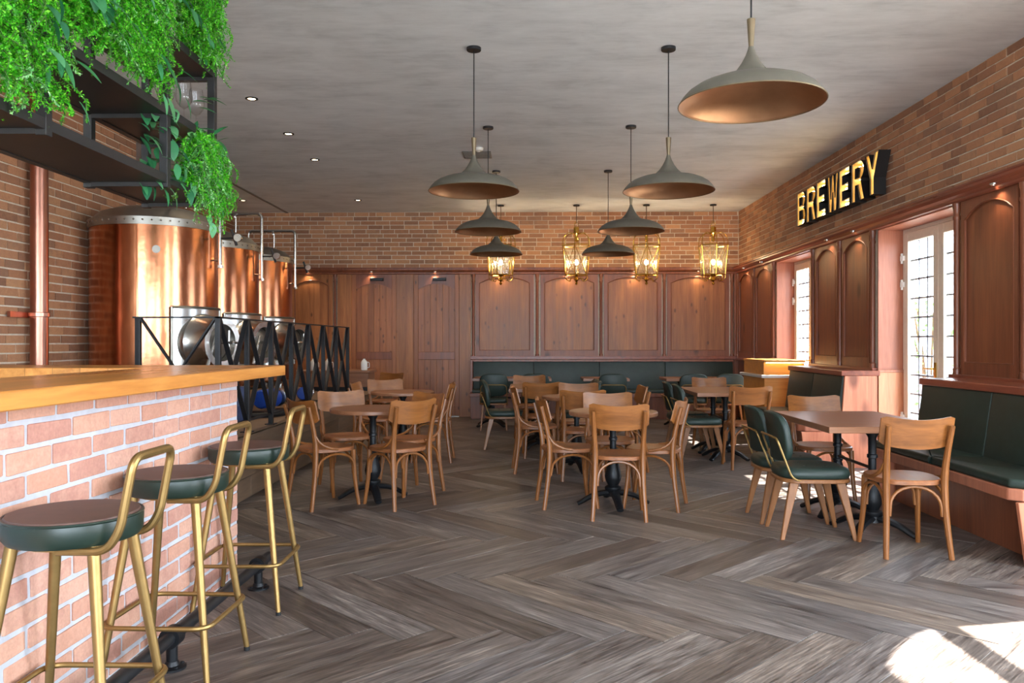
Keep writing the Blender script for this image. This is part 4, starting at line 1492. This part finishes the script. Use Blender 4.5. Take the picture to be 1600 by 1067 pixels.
# ================================================================== wooden bentwood chair (faces +y)
def wood_chair():
    t = thing('wooden_chair', '', 'chair', (0, 0, 0), 0, 'bentwood chairs')
    # seat: rounded trapezoid with a shallow dish
    outl = []
    N = 40
    for k in range(N):
        a = 2 * PI * k / N
        cx, sy = math.cos(a), math.sin(a)
        e = 2 / 3.2
        x = math.copysign(abs(cx) ** e, cx)
        y = math.copysign(abs(sy) ** e, sy)
        w = 0.205 if y > 0 else lerp(0.205, 0.180, -y)
        outl.append((x * w, y * 0.205))
    m = MB()
    ring = lambda s, z: [(x * s, y * s, z) for x, y in outl]
    m.loft([ring(0.95, 0.435), ring(1.0, 0.440), ring(1.0, 0.462), ring(0.97, 0.468), ring(0.80, 0.462), ring(0.4, 0.456), ring(0.02, 0.455)])
    so = m.build('seat', M['chair_seat'], t)
    for s in (-1, 1):
        p = catmull([(s * 0.192, -0.225, 0), (s * 0.176, -0.190, 0.25), (s * 0.172, -0.178, 0.45), (s * 0.176, -0.195, 0.60), (s * 0.186, -0.245, 0.80)], 5)
        n = len(p)
        MB().tube(p, [lerp(0.0155, 0.0215, min(1, i / 8)) if i < 12 else lerp(0.0215, 0.0150, (i - 12) / (n - 13)) for i in range(n)], 9).build('leg', M['chair'], t)
        p = catmull([(s * 0.188, 0.200, 0), (s * 0.172, 0.172, 0.22), (s * 0.166, 0.160, 0.44)], 5)
        MB().tube(p, [lerp(0.0145, 0.0200, i / 10) for i in range(11)], 9).build('leg', M['chair'], t)
        # bent brace from post to seat side
        b = catmull([(s * 0.182, -0.190, 0.575), (s * 0.196, -0.150, 0.515), (s * 0.205, -0.075, 0.475), (s * 0.204, 0.0, 0.462)], 5)
        MB().tube(b, 0.0115, 8).build('brace', M['chair'], t)
        # side hoop
        hp = [(s * 0.178, -0.172, 0.26)]
        for i in range(13):
            q = PI * i / 12
            hp.append((s * 0.178, -0.160 * math.cos(q), 0.32 + 0.10 * math.sin(q)))
        hp.append((s * 0.176, 0.168, 0.26))
        MB().tube(hp, 0.0100, 7).build('hoop', M['chair'], t)
    for y, w in ((-0.184, 0.150), (0.168, 0.148)):
        hp = [(-w - 0.004, y, 0.25)]
        for i in range(13):
            q = PI * i / 12
            hp.append((-w * math.cos(q), y + (0.02 if y < 0 else -0.01) * math.sin(q), 0.31 + 0.115 * math.sin(q)))
        hp.append((w + 0.004, y, 0.25))
        MB().tube(hp, 0.0100, 7).build('hoop', M['chair'], t)
    # curved plywood backrest
    rings = []
    n, hw, th = 16, 0.216, 0.011
    for i in range(n + 1):
        u = lerp(-1, 1, i / n)
        x = hw * u
        yb = -0.232 + 0.045 * u * u
        lift = 0.026 * u * u
        ed = 0.018 * max(0, abs(u) - 0.86) / 0.14
        prof = []
        for k, v in enumerate((0, 0.5, 1)):
            prof.append((x, yb + 0.014 - 0.038 * v + th / 2, 0.655 + ed + lift + (0.180 - 2 * ed) * v))
        for k, v in enumerate((1, 0.5, 0)):
            prof.append((x, yb + 0.014 - 0.038 * v - th / 2, 0.655 + ed + lift + (0.180 - 2 * ed) * v))
        rings.append(prof)
    MB().loft(rings).build('backrest', M['chair_back'], t, angle=50)
    return t


WC = wood_chair()
gw = 'bentwood chairs'
CHAIRS = [
    (-1.61, 6.33, -45, 'wooden chair with its back to the bar, nearest the far bar stool'),
    (-1.02, 6.35, 44, 'wooden chair at the railing-side round table, nearest the middle of the room, seen from behind'),
    (-1.60, 7.09, 208, 'wooden chair in front of the railing, facing the nearest round table'),
    (-1.01, 6.90, 135, 'wooden chair seen from its side at the nearest railing-side round table'),
    (-1.03, 8.69, 90, 'wooden chair seen from its side in front of the second pine door'),
    (-1.60, 9.30, 205, 'wooden chair facing the viewer in front of the first pine door'),
    (-1.66, 8.72, -92, 'shaded wooden chair at the end of the railing, facing the far round table'),
    (-2.05, 11.35, 150, 'wooden chair farthest back, by the last railing post'),
    (0.69, 5.975, -5, 'wooden chair in the middle of the room with its back squarely to the viewer'),
    (0.335, 6.365, -82, 'wooden chair on the bar side of the middle round table'),
    (1.01, 6.32, 70, 'wooden chair on the window side of the middle round table'),
    (0.72, 6.86, 180, 'wooden chair facing the viewer across the middle round table'),
    (0.10, 8.00, -86, 'wooden chair on the bar side of the second middle round table'),
    (0.52, 7.62, 2, 'wooden chair with its back to the middle ring of chairs'),
    (0.57, 8.47, 180, 'wooden chair on the far side of the second middle round table'),
    (0.97, 8.10, 94, 'wooden chair on the window side of the second middle round table'),
    (0.165, 9.06, 3, 'wooden chair at the near end of the long table with green chairs'),
    (0.05, 10.45, 182, 'wooden chair at the far end of the long table with green chairs'),
    (2.27, 8.29, 0, 'wooden chair at the near end of the table before the podium'),
    (2.30, 9.86, 180, 'wooden chair at the far end of the table before the podium'),
    (2.345, 5.01, -1.5, 'wooden chair nearest the viewer, at the end of the nearest long table'),
    (2.40, 6.49, 180, 'wooden chair at the far end of the nearest long table'),
]
for i, (x, y, a, lab) in enumerate(CHAIRS):
    if i == 0:
        WC.location = (x, y, 0)
        WC.rotation_euler = (0, 0, R(a))
        WC['label'] = lab
    else:
        dup(WC, (x, y, 0), R(a), lab, gw)


# ================================================================== green upholstered chair (faces +y)
def superellipse(w, d, p=3.6, n=40):
    out = []
    for k in range(n):
        a = 2 * PI * k / n
        c, s = math.cos(a), math.sin(a)
        out.append((math.copysign(abs(c) ** (2 / p), c) * w, math.copysign(abs(s) ** (2 / p), s) * d))
    return out


def green_chair():
    t = thing('green_chair', '', 'chair', (0, 0, 0), 0, 'green leather chairs')
    o = superellipse(0.212, 0.235)
    ring = lambda s, z, e=0.0: [(x * s, y * s + e, z) for x, y in o]
    MB().loft([ring(0.98, 0.372), ring(1.0, 0.376), ring(1.0, 0.394), ring(0.98, 0.398)]).build('seat_frame', M['leg_wood'], t)
    cu = MB().loft([ring(0.94, 0.398), ring(0.99, 0.410), ring(1.0, 0.432), ring(0.96, 0.458), ring(0.84, 0.470), ring(0.55, 0.472), ring(0.28, 0.466), ring(0.02, 0.460)])
    c = cu.build('seat_cushion', M['green'], t, angle=60)
    bt = MB()
    for bx in (-0.07, 0.07):
        for by in (-0.06, 0.08):
            bt.sphere((bx, by, 0.468), 0.010, 8, 4, 0.5)
    bt.build('tuft_button', M['green'], c)
    ob = superellipse(0.208, 0.165, 3.4)
    bk = []
    for s, d in ((0.94, -0.026), (1.0, -0.016), (1.0, 0.010), (0.95, 0.024), (0.6, 0.030), (0.02, 0.031)):
        bk.append([(x * s, d + 0.045 * (x / 0.208) ** 2 - 0.245 - 0.16 * (z * s), 0.665 + z * s) for x, z in ob])
    b = MB().loft(bk).build('backrest', M['green'], t, angle=60)
    pp = [(x * 0.99, 0.012 + 0.045 * (x / 0.208) ** 2 - 0.245 - 0.16 * z, 0.665 + z * 0.99) for x, z in ob]
    MB().tube(pp, 0.005, 5, closed=True).build('piping', M['green'], b)
    tb = fillet([(-0.200, -0.06, 0.384), (-0.200, -0.17, 0.392), (-0.185, -0.272, 0.67), (0.185, -0.272, 0.67), (0.200, -0.17, 0.392), (0.200, -0.06, 0.384)], 0.06, 6)
    MB().tube([(p.x, p.y - 0.012 * (1 if abs(p.x) < 0.15 else 0), p.z) for p in tb], 0.0072, 8).build('back_tube', M['gold'], t)
    for sx in (-1, 1):
        for sy in (-1, 1):
            sec = []
            for q, z in ((0, 0.372), (0.5, 0.19), (1, 0.0)):
                cx, cy = sx * lerp(0.155, 0.190, q), sy * lerp(0.150, 0.235, q)
                w, d = lerp(0.017, 0.011, q), lerp(0.030, 0.013, q)
                sec.append([(cx - w, cy - d, z), (cx + w, cy - d, z), (cx + w, cy + d, z), (cx - w, cy + d, z)])
            MB().loft(sec).build('leg', M['leg_wood'], t, smooth=False, bevel=0.004)
    return t


GC = green_chair()
gg = 'green leather chairs'
GREENS = [
    (1.92, 5.43, -92, 'green leather chair nearest the viewer, with gold back tube and oak legs'),
    (1.91, 5.885, -90, 'green leather chair beyond its twin, at the nearest long table'),
    (1.90, 8.80, -90, 'green leather chair at the podium table, nearer of the side pair'),
    (1.89, 9.36, -92, 'green leather chair at the podium table, farther of the side pair'),
    (-0.27, 9.74, -88, 'green leather chair facing the middle long table from the doors side'),
    (0.61, 9.52, 92, 'green leather chair with its back to the podium side, nearer at the middle long table'),
    (0.62, 10.02, 90, 'green leather chair with its back to the podium side, farther at the middle long table'),
    (-0.48, 11.84, 2, 'green leather chair facing the back bench, nearest its left end'),
    (0.13, 11.84, 0, 'green leather chair facing the back bench, second from its left end'),
    (1.27, 11.84, -2, 'green leather chair facing the back bench at the small square table'),
    (2.44, 11.84, 0, 'green leather chair facing the back bench, second from the corner'),
    (2.96, 11.84, 0, 'green leather chair facing the back bench, nearest the corner'),
]
for i, (x, y, a, lab) in enumerate(GREENS):
    if i == 0:
        GC.location = (x, y, 0)
        GC.rotation_euler = (0, 0, R(a))
        GC['label'] = lab
    else:
        dup(GC, (x, y, 0), R(a), lab, gg)


# ================================================================== pendant lamps
def pendant():
    t = thing('pendant_lamp', '', 'pendant lamp', (0, 0, 0), 0, 'wide enamel pendant lamps')
    # origin on the ceiling, lamp hangs below
    zr = 2.445 - ZC
    outer = [(0.013, 0.275), (0.016, 0.262), (0.026, 0.235), (0.044, 0.20), (0.068, 0.165), (0.095, 0.138), (0.118, 0.122), (0.124, 0.121), (0.17, 0.111), (0.225, 0.097), (0.270, 0.079), (0.305, 0.055), (0.328, 0.030), (0.341, 0.010), (0.345, 0.0)]
    sh = MB().loft([[(r * math.cos(2 * PI * k / 64), r * math.sin(2 * PI * k / 64), zr + z) for k in range(64)] for r, z in outer], cap=False)
    so = sh.build('shade', M['shade_out'], t, angle=40)
    inner = [(0.345, 0.0), (0.341, 0.002), (0.336, 0.010), (0.322, 0.030), (0.299, 0.053), (0.265, 0.075), (0.22, 0.092), (0.165, 0.105), (0.115, 0.114), (0.06, 0.12), (0.002, 0.122)]
    MB().loft([[(r * math.cos(2 * PI * k / 64), r * math.sin(2 * PI * k / 64), zr + z) for k in range(64)] for r, z in inner], cap=False).build('shade_lining', M['shade_in'], so)
    MB().tube([(0.345 * math.cos(2 * PI * k / 64), 0.345 * math.sin(2 * PI * k / 64), zr) for k in range(64)], 0.003, 6, closed=True).build('rim', M['taupe'], so)
    MB().lathe([(0.012, 0.270), (0.0125, 0.285), (0.020, 0.40), (0.020, 0.408), (0.004, 0.41)], 20, (0, 0, zr)).build('neck', M['taupe'], t)
    MB().tube([(0, 0, zr + 0.40), (0, 0, -0.02)], 0.0045, 8).build('rod', M['black_metal'], t)
    MB().lathe([(0.052, -0.024), (0.055, -0.020), (0.055, 0.0)], 24).build('canopy', M['black_metal'], t)
    return t


PL = pendant()
for i, (x, y, lab) in enumerate([
        (1.085, 3.86, 'largest-looking pendant lamp, nearest the viewer, with hammered copper inside'),
        (-0.398, 6.07, 'grey pendant lamp over the side nearer the bar, first of its row'),
        (1.085, 6.09, 'grey pendant lamp behind the nearest one, second in the window-side row'),
        (-0.396, 8.31, 'grey pendant lamp in the bar-side row, second of its row'),
        (1.09, 8.30, 'grey pendant lamp third in the window-side row'),
        (-0.392, 10.46, 'grey pendant lamp farthest in the bar-side row, before a brass lantern'),
        (1.075, 10.46, 'grey pendant lamp farthest in the window-side row')]):
    if i == 0:
        PL.location = (x, y, ZC)
        PL['label'] = lab
    else:
        dup(PL, (x, y, ZC), R(17 * i), lab)


# ================================================================== brass lanterns
def lantern():
    t = thing('brass_lantern', '', 'lantern', (0, 0, 0), 0, 'brass lanterns before the back wall')
    b = M['brass']
    zt, zb, rt, rb = 2.87 - ZC, 2.39 - ZC, 0.245, 0.198
    P = lambda r, z, k: (r * math.cos(R(15 + 60 * k)), r * math.sin(R(15 + 60 * k)), z)
    MB().lathe([(0.05, -0.022), (0.053, -0.018), (0.053, 0)], 20).build('canopy', M['black_metal'], t)
    MB().tube([(0, 0, -0.02), (0, 0, 3.24 - ZC)], 0.006, 6).build('chain', M['bark'], t)
    MB().tube([(0.032 * math.cos(a), 0, 3.215 - ZC + 0.045 * math.sin(a)) for a in [2 * PI * k / 16 for k in range(16)]], 0.005, 6, closed=True).build('ring', b, t)
    MB().lathe([(0.012, 3.19 - ZC), (0.045, 3.17 - ZC), (0.048, 3.09 - ZC), (0.055, 3.085 - ZC), (0.055, 3.07 - ZC), (0.03, 3.05 - ZC), (0.02, 2.98 - ZC), (0.03, 2.96 - ZC), (0.01, 2.93 - ZC)], 16).build('cap', b, t)
    for z, r in ((zt, rt), (zb, rb)):
        MB().tube([P(r, z, k) for k in range(6)], 0.010, 6, closed=True).build('frame_ring', b, t)
    for k in range(6):
        MB().tube([P(rt, zt, k), P(rb, zb, k)], 0.008, 6).build('upright', b, t)
        sc = catmull([P(0.05, 3.06 - ZC, k), P(0.14, 3.075 - ZC, k), P(0.225, 3.00 - ZC, k), P(rt, zt, k)], 5)
        MB().tube(sc, 0.0065, 6).build('scroll', b, t)
        sc = catmull([P(rb, zb, k), P(0.195, zb - 0.06, k), P(0.13, zb - 0.10, k), P(0.10, zb - 0.05, k), P(0.05, zb - 0.06, k)], 4)
        MB().tube(sc, 0.0055, 6).build('scroll', b, t)
        a0, a1, b0, b1 = P(rt * .985, zt, k), P(rt * .985, zt, k + 1), P(rb * .985, zb, k), P(rb * .985, zb, k + 1)
        pn = MB().add([a0, a1, b1, b0], [(0, 1, 2, 3)]).build('pane', M['amber_pane'], t, smooth=False, fix=False)
        ld = MB().tube([a0, b1], 0.0048, 5)
        ld.tube([a1, b0], 0.0048, 5)
        ld.build('cross_lead', b, pn)
    MB().lathe([(0.04, zb + 0.02), (0.05, zb), (0.02, zb - 0.03), (0.035, zb - 0.06), (0.045, zb - 0.08), (0.02, zb - 0.10), (0.012, zb - 0.115), (0.026, zb - 0.135), (0.018, zb - 0.155), (0.002, zb - 0.165)], 16).build('finial', b, t)
    MB().lathe([(0.016, zb), (0.016, zb + 0.14)], 10).build('candle', M['white_paint'], t)
    MB().sphere((0, 0, zb + 0.205), 0.034, 12, 8, 1.3).build('bulb', M['lamp_warm'], t)
    return t


LN = lantern()
for i, (x, lab) in enumerate([(-0.415, 'brass lantern behind the grey pendants, nearest the pine doors'), (0.825, 'brass lantern hanging second from the pine doors'),
                              (1.97, 'brass lantern hanging third from the pine doors'), (3.06, 'brass lantern nearest the back right corner')]):
    if i == 0:
        LN.location = (x, 13.08, ZC)
        LN['label'] = lab
    else:
        dup(LN, (x, 13.08, ZC), R(5 * i), lab)
    ld = bpy.data.lights.new('lantern_light', 'POINT')
    ld.energy = 12
    ld.color = (1.0, 0.78, 0.50)
    ld.shadow_soft_size = 0.05
    lo = bpy.data.objects.new('lantern_light', ld)
    lo.location = (x, 13.08, 2.64)
    COL.objects.link(lo)


# ================================================================== downlights
def downlight():
    t = thing('downlight', '', 'downlight', (0, 0, 0), 0, 'recessed ceiling spots')
    MB().lathe([(0.058, 0.0), (0.058, -0.006), (0.044, -0.010), (0.040, -0.001)], 24).build('trim_ring', M['black_metal'], t)
    MB().lathe([(0.036, -0.002), (0.001, -0.003)], 20).build('lens', M['lamp_down'], t)
    return t


DL = downlight()
spots = [(-2.53, 7.30, 'ceiling spot nearest the hanging shelf'), (-2.56, 8.54, 'second ceiling spot in the row above the railing'), (-2.60, 9.76, 'third ceiling spot in the row above the railing'),
         (-2.66, 12.56, 'farthest ceiling spot in the row above the railing'), (-4.49, 12.56, 'lone ceiling spot above the farthest copper tank')]
for i, (x, y, lab) in enumerate(spots):
    if i == 0:
        DL.location = (x, y, ZC)
        DL['label'] = lab
    else:
        dup(DL, (x, y, ZC), 0, lab)
    ld = bpy.data.lights.new('spot_light', 'SPOT')
    ld.energy = 45
    ld.color = (1.0, 0.80, 0.56)
    ld.spot_size = R(95)
    ld.spot_blend = 0.6
    ld.shadow_soft_size = 0.04
    lo = bpy.data.objects.new('spot_light', ld)
    lo.location = (x, y, ZC - 0.02)
    COL.objects.link(lo)

cs = []
for x in (-3.77, -2.67, -1.57, -0.45, 0.70, 1.85, 2.95):
    cs.append((x, YB - 0.088, ZCO + 0.045, 'back'))
for y in (13.1, 12.1, 9.5, 8.74, 6.13, 5.3):
    cs.append((XR - 0.088, y, ZCO + 0.045, 'right'))
PROT = None
names = {'back': ['cornice spot above the panel beside the copper tanks', 'cornice spot above the first pine door', 'cornice spot above the second pine door', 'cornice spot above the left end of the back bench',
                  'cornice spot above the back bench, fifth from the tanks', 'cornice spot above the back bench, sixth from the tanks', 'cornice spot above the back bench, nearest the corner'],
         'right': ['cornice spot on the right wall, nearest the corner', 'cornice spot on the right wall, second from the corner', 'cornice spot farther of two between the French doors',
                   'cornice spot nearer of two between the French doors', 'cornice spot above the panels beside the nearest bench', 'cornice spot nearest the viewer on the right wall']}
cnt = {'back': 0, 'right': 0}
for x, y, z, w in cs:
    lab = names[w][cnt[w]]
    cnt[w] += 1
    if PROT is None:
        PROT = thing('cornice_spot', lab, 'downlight', (x, y, z), 0, 'small spots under the cornice')
        MB().lathe([(0.030, 0.0), (0.030, -0.012), (0.023, -0.014), (0.021, -0.006)], 18).build('trim_ring', M['steel'], PROT)
        MB().lathe([(0.021, -0.007), (0.001, -0.008)], 16).build('lens', M['lamp_down'], PROT)
    else:
        dup(PROT, (x, y, z), 0, lab)
    ld = bpy.data.lights.new('cornice_light', 'SPOT')
    ld.energy = 5
    ld.color = (1.0, 0.80, 0.56)
    ld.spot_size = R(120)
    ld.spot_blend = 0.8
    ld.shadow_soft_size = 0.02
    lo = bpy.data.objects.new('cornice_light', ld)
    lo.location = (x, y, z - 0.02)
    COL.objects.link(lo)

# ceiling vent and smoke detector
v = thing('ceiling_vent', 'flat grey air vent set into the concrete ceiling', 'vent', (-0.585, 9.53, ZC))
MB().box(-0.17, 0.17, -0.17, 0.17, -0.012, 0).build('frame', M['vent'], v, smooth=False, bevel=0.004)
for k in range(6):
    MB().box(-0.15, 0.15, -0.14 + k * 0.05, -0.115 + k * 0.05, -0.020, -0.012).build('slat', M['vent'], v, smooth=False)
d = thing('smoke_detector', 'small round white smoke detector on the ceiling by the vent', 'detector', (-0.55, 9.22, ZC))
MB().lathe([(0.055, 0), (0.055, -0.015), (0.045, -0.03), (0.002, -0.034)], 24).build('housing', M['white_paint'], d)
MB().lathe([(0.018, -0.030), (0.018, -0.042), (0.001, -0.044)], 14).build('sensor', M['white_paint'], d)


# ================================================================== illuminated sign
def sign():
    t = thing('letter_sign', 'black channel letters reading BREWERY filled with warm bulbs', 'sign', (3.65, 9.19, 2.79))
    H, depth = 0.42, 0.135
    yl, yr = 10.41, 7.98
    pitch = (yl - yr) / 7
    S = 0.088                          # stroke width
    # each letter as filled outlines in a unit box (u 0..W to the reader's right, v 0..H)
    W = pitch * 0.90

    def arc(cx, cy, rx, ry, a0, a1, n=8):
        return [(cx + rx * math.cos(R(lerp(a0, a1, i / n))), cy + ry * math.sin(R(lerp(a0, a1, i / n)))) for i in range(n + 1)]
    h2 = H / 2
    LET = {
        'B': dict(out=[(0, 0), (W * .62, 0)] + arc(W * .62, h2 * .51, W * .38, h2 * .51, -90, 80)[1:] + [(W * .86, h2)] + arc(W * .58, H - h2 * .49, W * .38, h2 * .49, -70, 90)[1:] + [(0, H)],
                  holes=[[(S, S * .8), (W * .60, S * .8), (W * .68, h2 * .5), (W * .60, h2 - S * .3), (S, h2 - S * .3)], [(S, h2 + S * .4), (W * .56, h2 + S * .4), (W * .64, H - h2 * .5), (W * .56, H - S * .8), (S, H - S * .8)]],
                  dots=[(.14, .1), (.14, .36), (.14, .62), (.14, .88), (.5, .1), (.84, .26), (.5, .5), (.8, .74), (.5, .9)]),
        'R': dict(out=[(0, 0), (S, 0), (S, h2 - S * .45), (W * .48, h2 - S * .45), (W * .70, 0), (W, 0), (W * .76, h2 - S * .15)] + arc(W * .58, H - h2 * .49, W * .42, h2 * .49, -60, 90) + [(0, H)],
                  holes=[[(S, h2 + S * .35), (W * .56, h2 + S * .35), (W * .66, H - h2 * .5), (W * .56, H - S * .8), (S, H - S * .8)]],
                  dots=[(.14, .1), (.14, .36), (.14, .62), (.14, .88), (.5, .46), (.84, .74), (.5, .9), (.72, .26), (.84, .08)]),
        'E': dict(out=[(0, 0), (W * .92, 0), (W * .92, S * .85), (S, S * .85), (S, h2 - S * .42), (W * .80, h2 - S * .42), (W * .80, h2 + S * .42), (S, h2 + S * .42), (S, H - S * .85), (W * .92, H - S * .85), (W * .92, H), (0, H)],
                  holes=[], dots=[(.14, .1), (.14, .3), (.14, .5), (.14, .7), (.14, .9), (.45, .1), (.75, .1), (.45, .5), (.68, .5), (.45, .9), (.75, .9)]),
        'W': dict(out=[(W * .16, 0), (W * .40, 0), (W * .50, H * .52), (W * .60, 0), (W * .84, 0), (W, H), (W * .79, H), (W * .70, H * .36), (W * .60, H), (W * .40, H), (W * .30, H * .36), (W * .21, H), (0, H)],
                  holes=[], dots=[(.10, .9), (.16, .62), (.22, .36), (.28, .1), (.40, .45), (.50, .8), (.60, .45), (.72, .1), (.78, .36), (.84, .62), (.90, .9)]),
        'Y': dict(out=[(W * .36, 0), (W * .64, 0), (W * .64, H * .40), (W, H), (W * .72, H), (W * .50, H * .62), (W * .28, H), (0, H), (W * .36, H * .40)],
                  holes=[], dots=[(.5, .08), (.5, .24), (.5, .42), (.36, .62), (.24, .78), (.14, .93), (.64, .62), (.76, .78), (.86, .93)]),
    }
    bulb = MB().sphere((0, 0, 0), 0.019, 10, 6).mesh('bulb')
    bulb.materials.append(M['bulb_sign'])
    X0 = XR - 0.005
    for i, ch in enumerate('BREWERY'):
        L = LET[ch]
        ya = yl - pitch * i - pitch * 0.05

        def P(u, v, d):                # d = distance out from the wall
            return (X0 - d, ya - u, 2.79 + v)
        loops = [L['out']] + L['holes']
        # outer shell: thin black returns standing on a back tray
        sh = MB()
        for lp in loops:
            n = len(lp)
            a = [P(u, v, 0.012) for u, v in lp]
            b = [P(u, v, depth) for u, v in lp]
            sh.add(a + b, [(k, (k + 1) % n, n + (k + 1) % n, n + k) for k in range(n)])
        lo = link('letter', sh.mesh('letter', smooth=False, fix=False), M['sign_black'], t)
        lo.location = -Vector(t.location)
        md = lo.modifiers.new('solid', 'SOLIDIFY')
        md.thickness = 0.006
        md.offset = 0
        # tray (face fill with holes)
        bm = bmesh.new()
        es = []
        for lp in loops:
            vs = [bm.verts.new(P(u, v, 0.014)) for u, v in lp]
            es += [bm.edges.new((vs[k], vs[(k + 1) % len(vs)])) for k in range(len(vs))]
        bmesh.ops.triangle_fill(bm, use_beauty=True, use_dissolve=False, edges=es)
        me = bpy.data.meshes.new('letter_tray')
        bm.to_mesh(me)
        bm.free()
        link('letter_tray', me, M['sign_cream'], lo)
        # gold lining just inside the returns
        ln = MB()
        for q, lp in enumerate(loops):
            cx = sum(u for u, v in lp) / len(lp)
            n = len(lp)
            area = sum(lp[k][0] * lp[(k + 1) % n][1] - lp[(k + 1) % n][0] * lp[k][1] for k in range(n))
            sg = (1 if area > 0 else -1) * (1 if q == 0 else -1)
            ins = []
            for k in range(n):
                p0, p1, p2 = Vector(lp[k - 1]), Vector(lp[k]), Vector(lp[(k + 1) % n])
                d1, d2 = (p1 - p0).normalized(), (p2 - p1).normalized()
                nn = Vector((-(d1.y + d2.y), d1.x + d2.x))
                nn = nn.normalized() if nn.length > 1e-6 else Vector((-d1.y, d1.x))
                ins.append(p1 + nn * 0.006 * sg)
            a = [P(u, v, 0.015) for u, v in ins]
            b = [P(u, v, depth - 0.012) for u, v in ins]
            ln.add(a + b, [(k, (k + 1) % n, n + (k + 1) % n, n + k) for k in range(n)])
        link('letter_lining', ln.mesh('letter_lining', smooth=False, fix=False), M['sign_cream'], lo)
        for u, v in L['dots']:
            o = link('bulb', bulb, None, lo)
            o.location = P(u * W, v * H, 0.06)


sign()
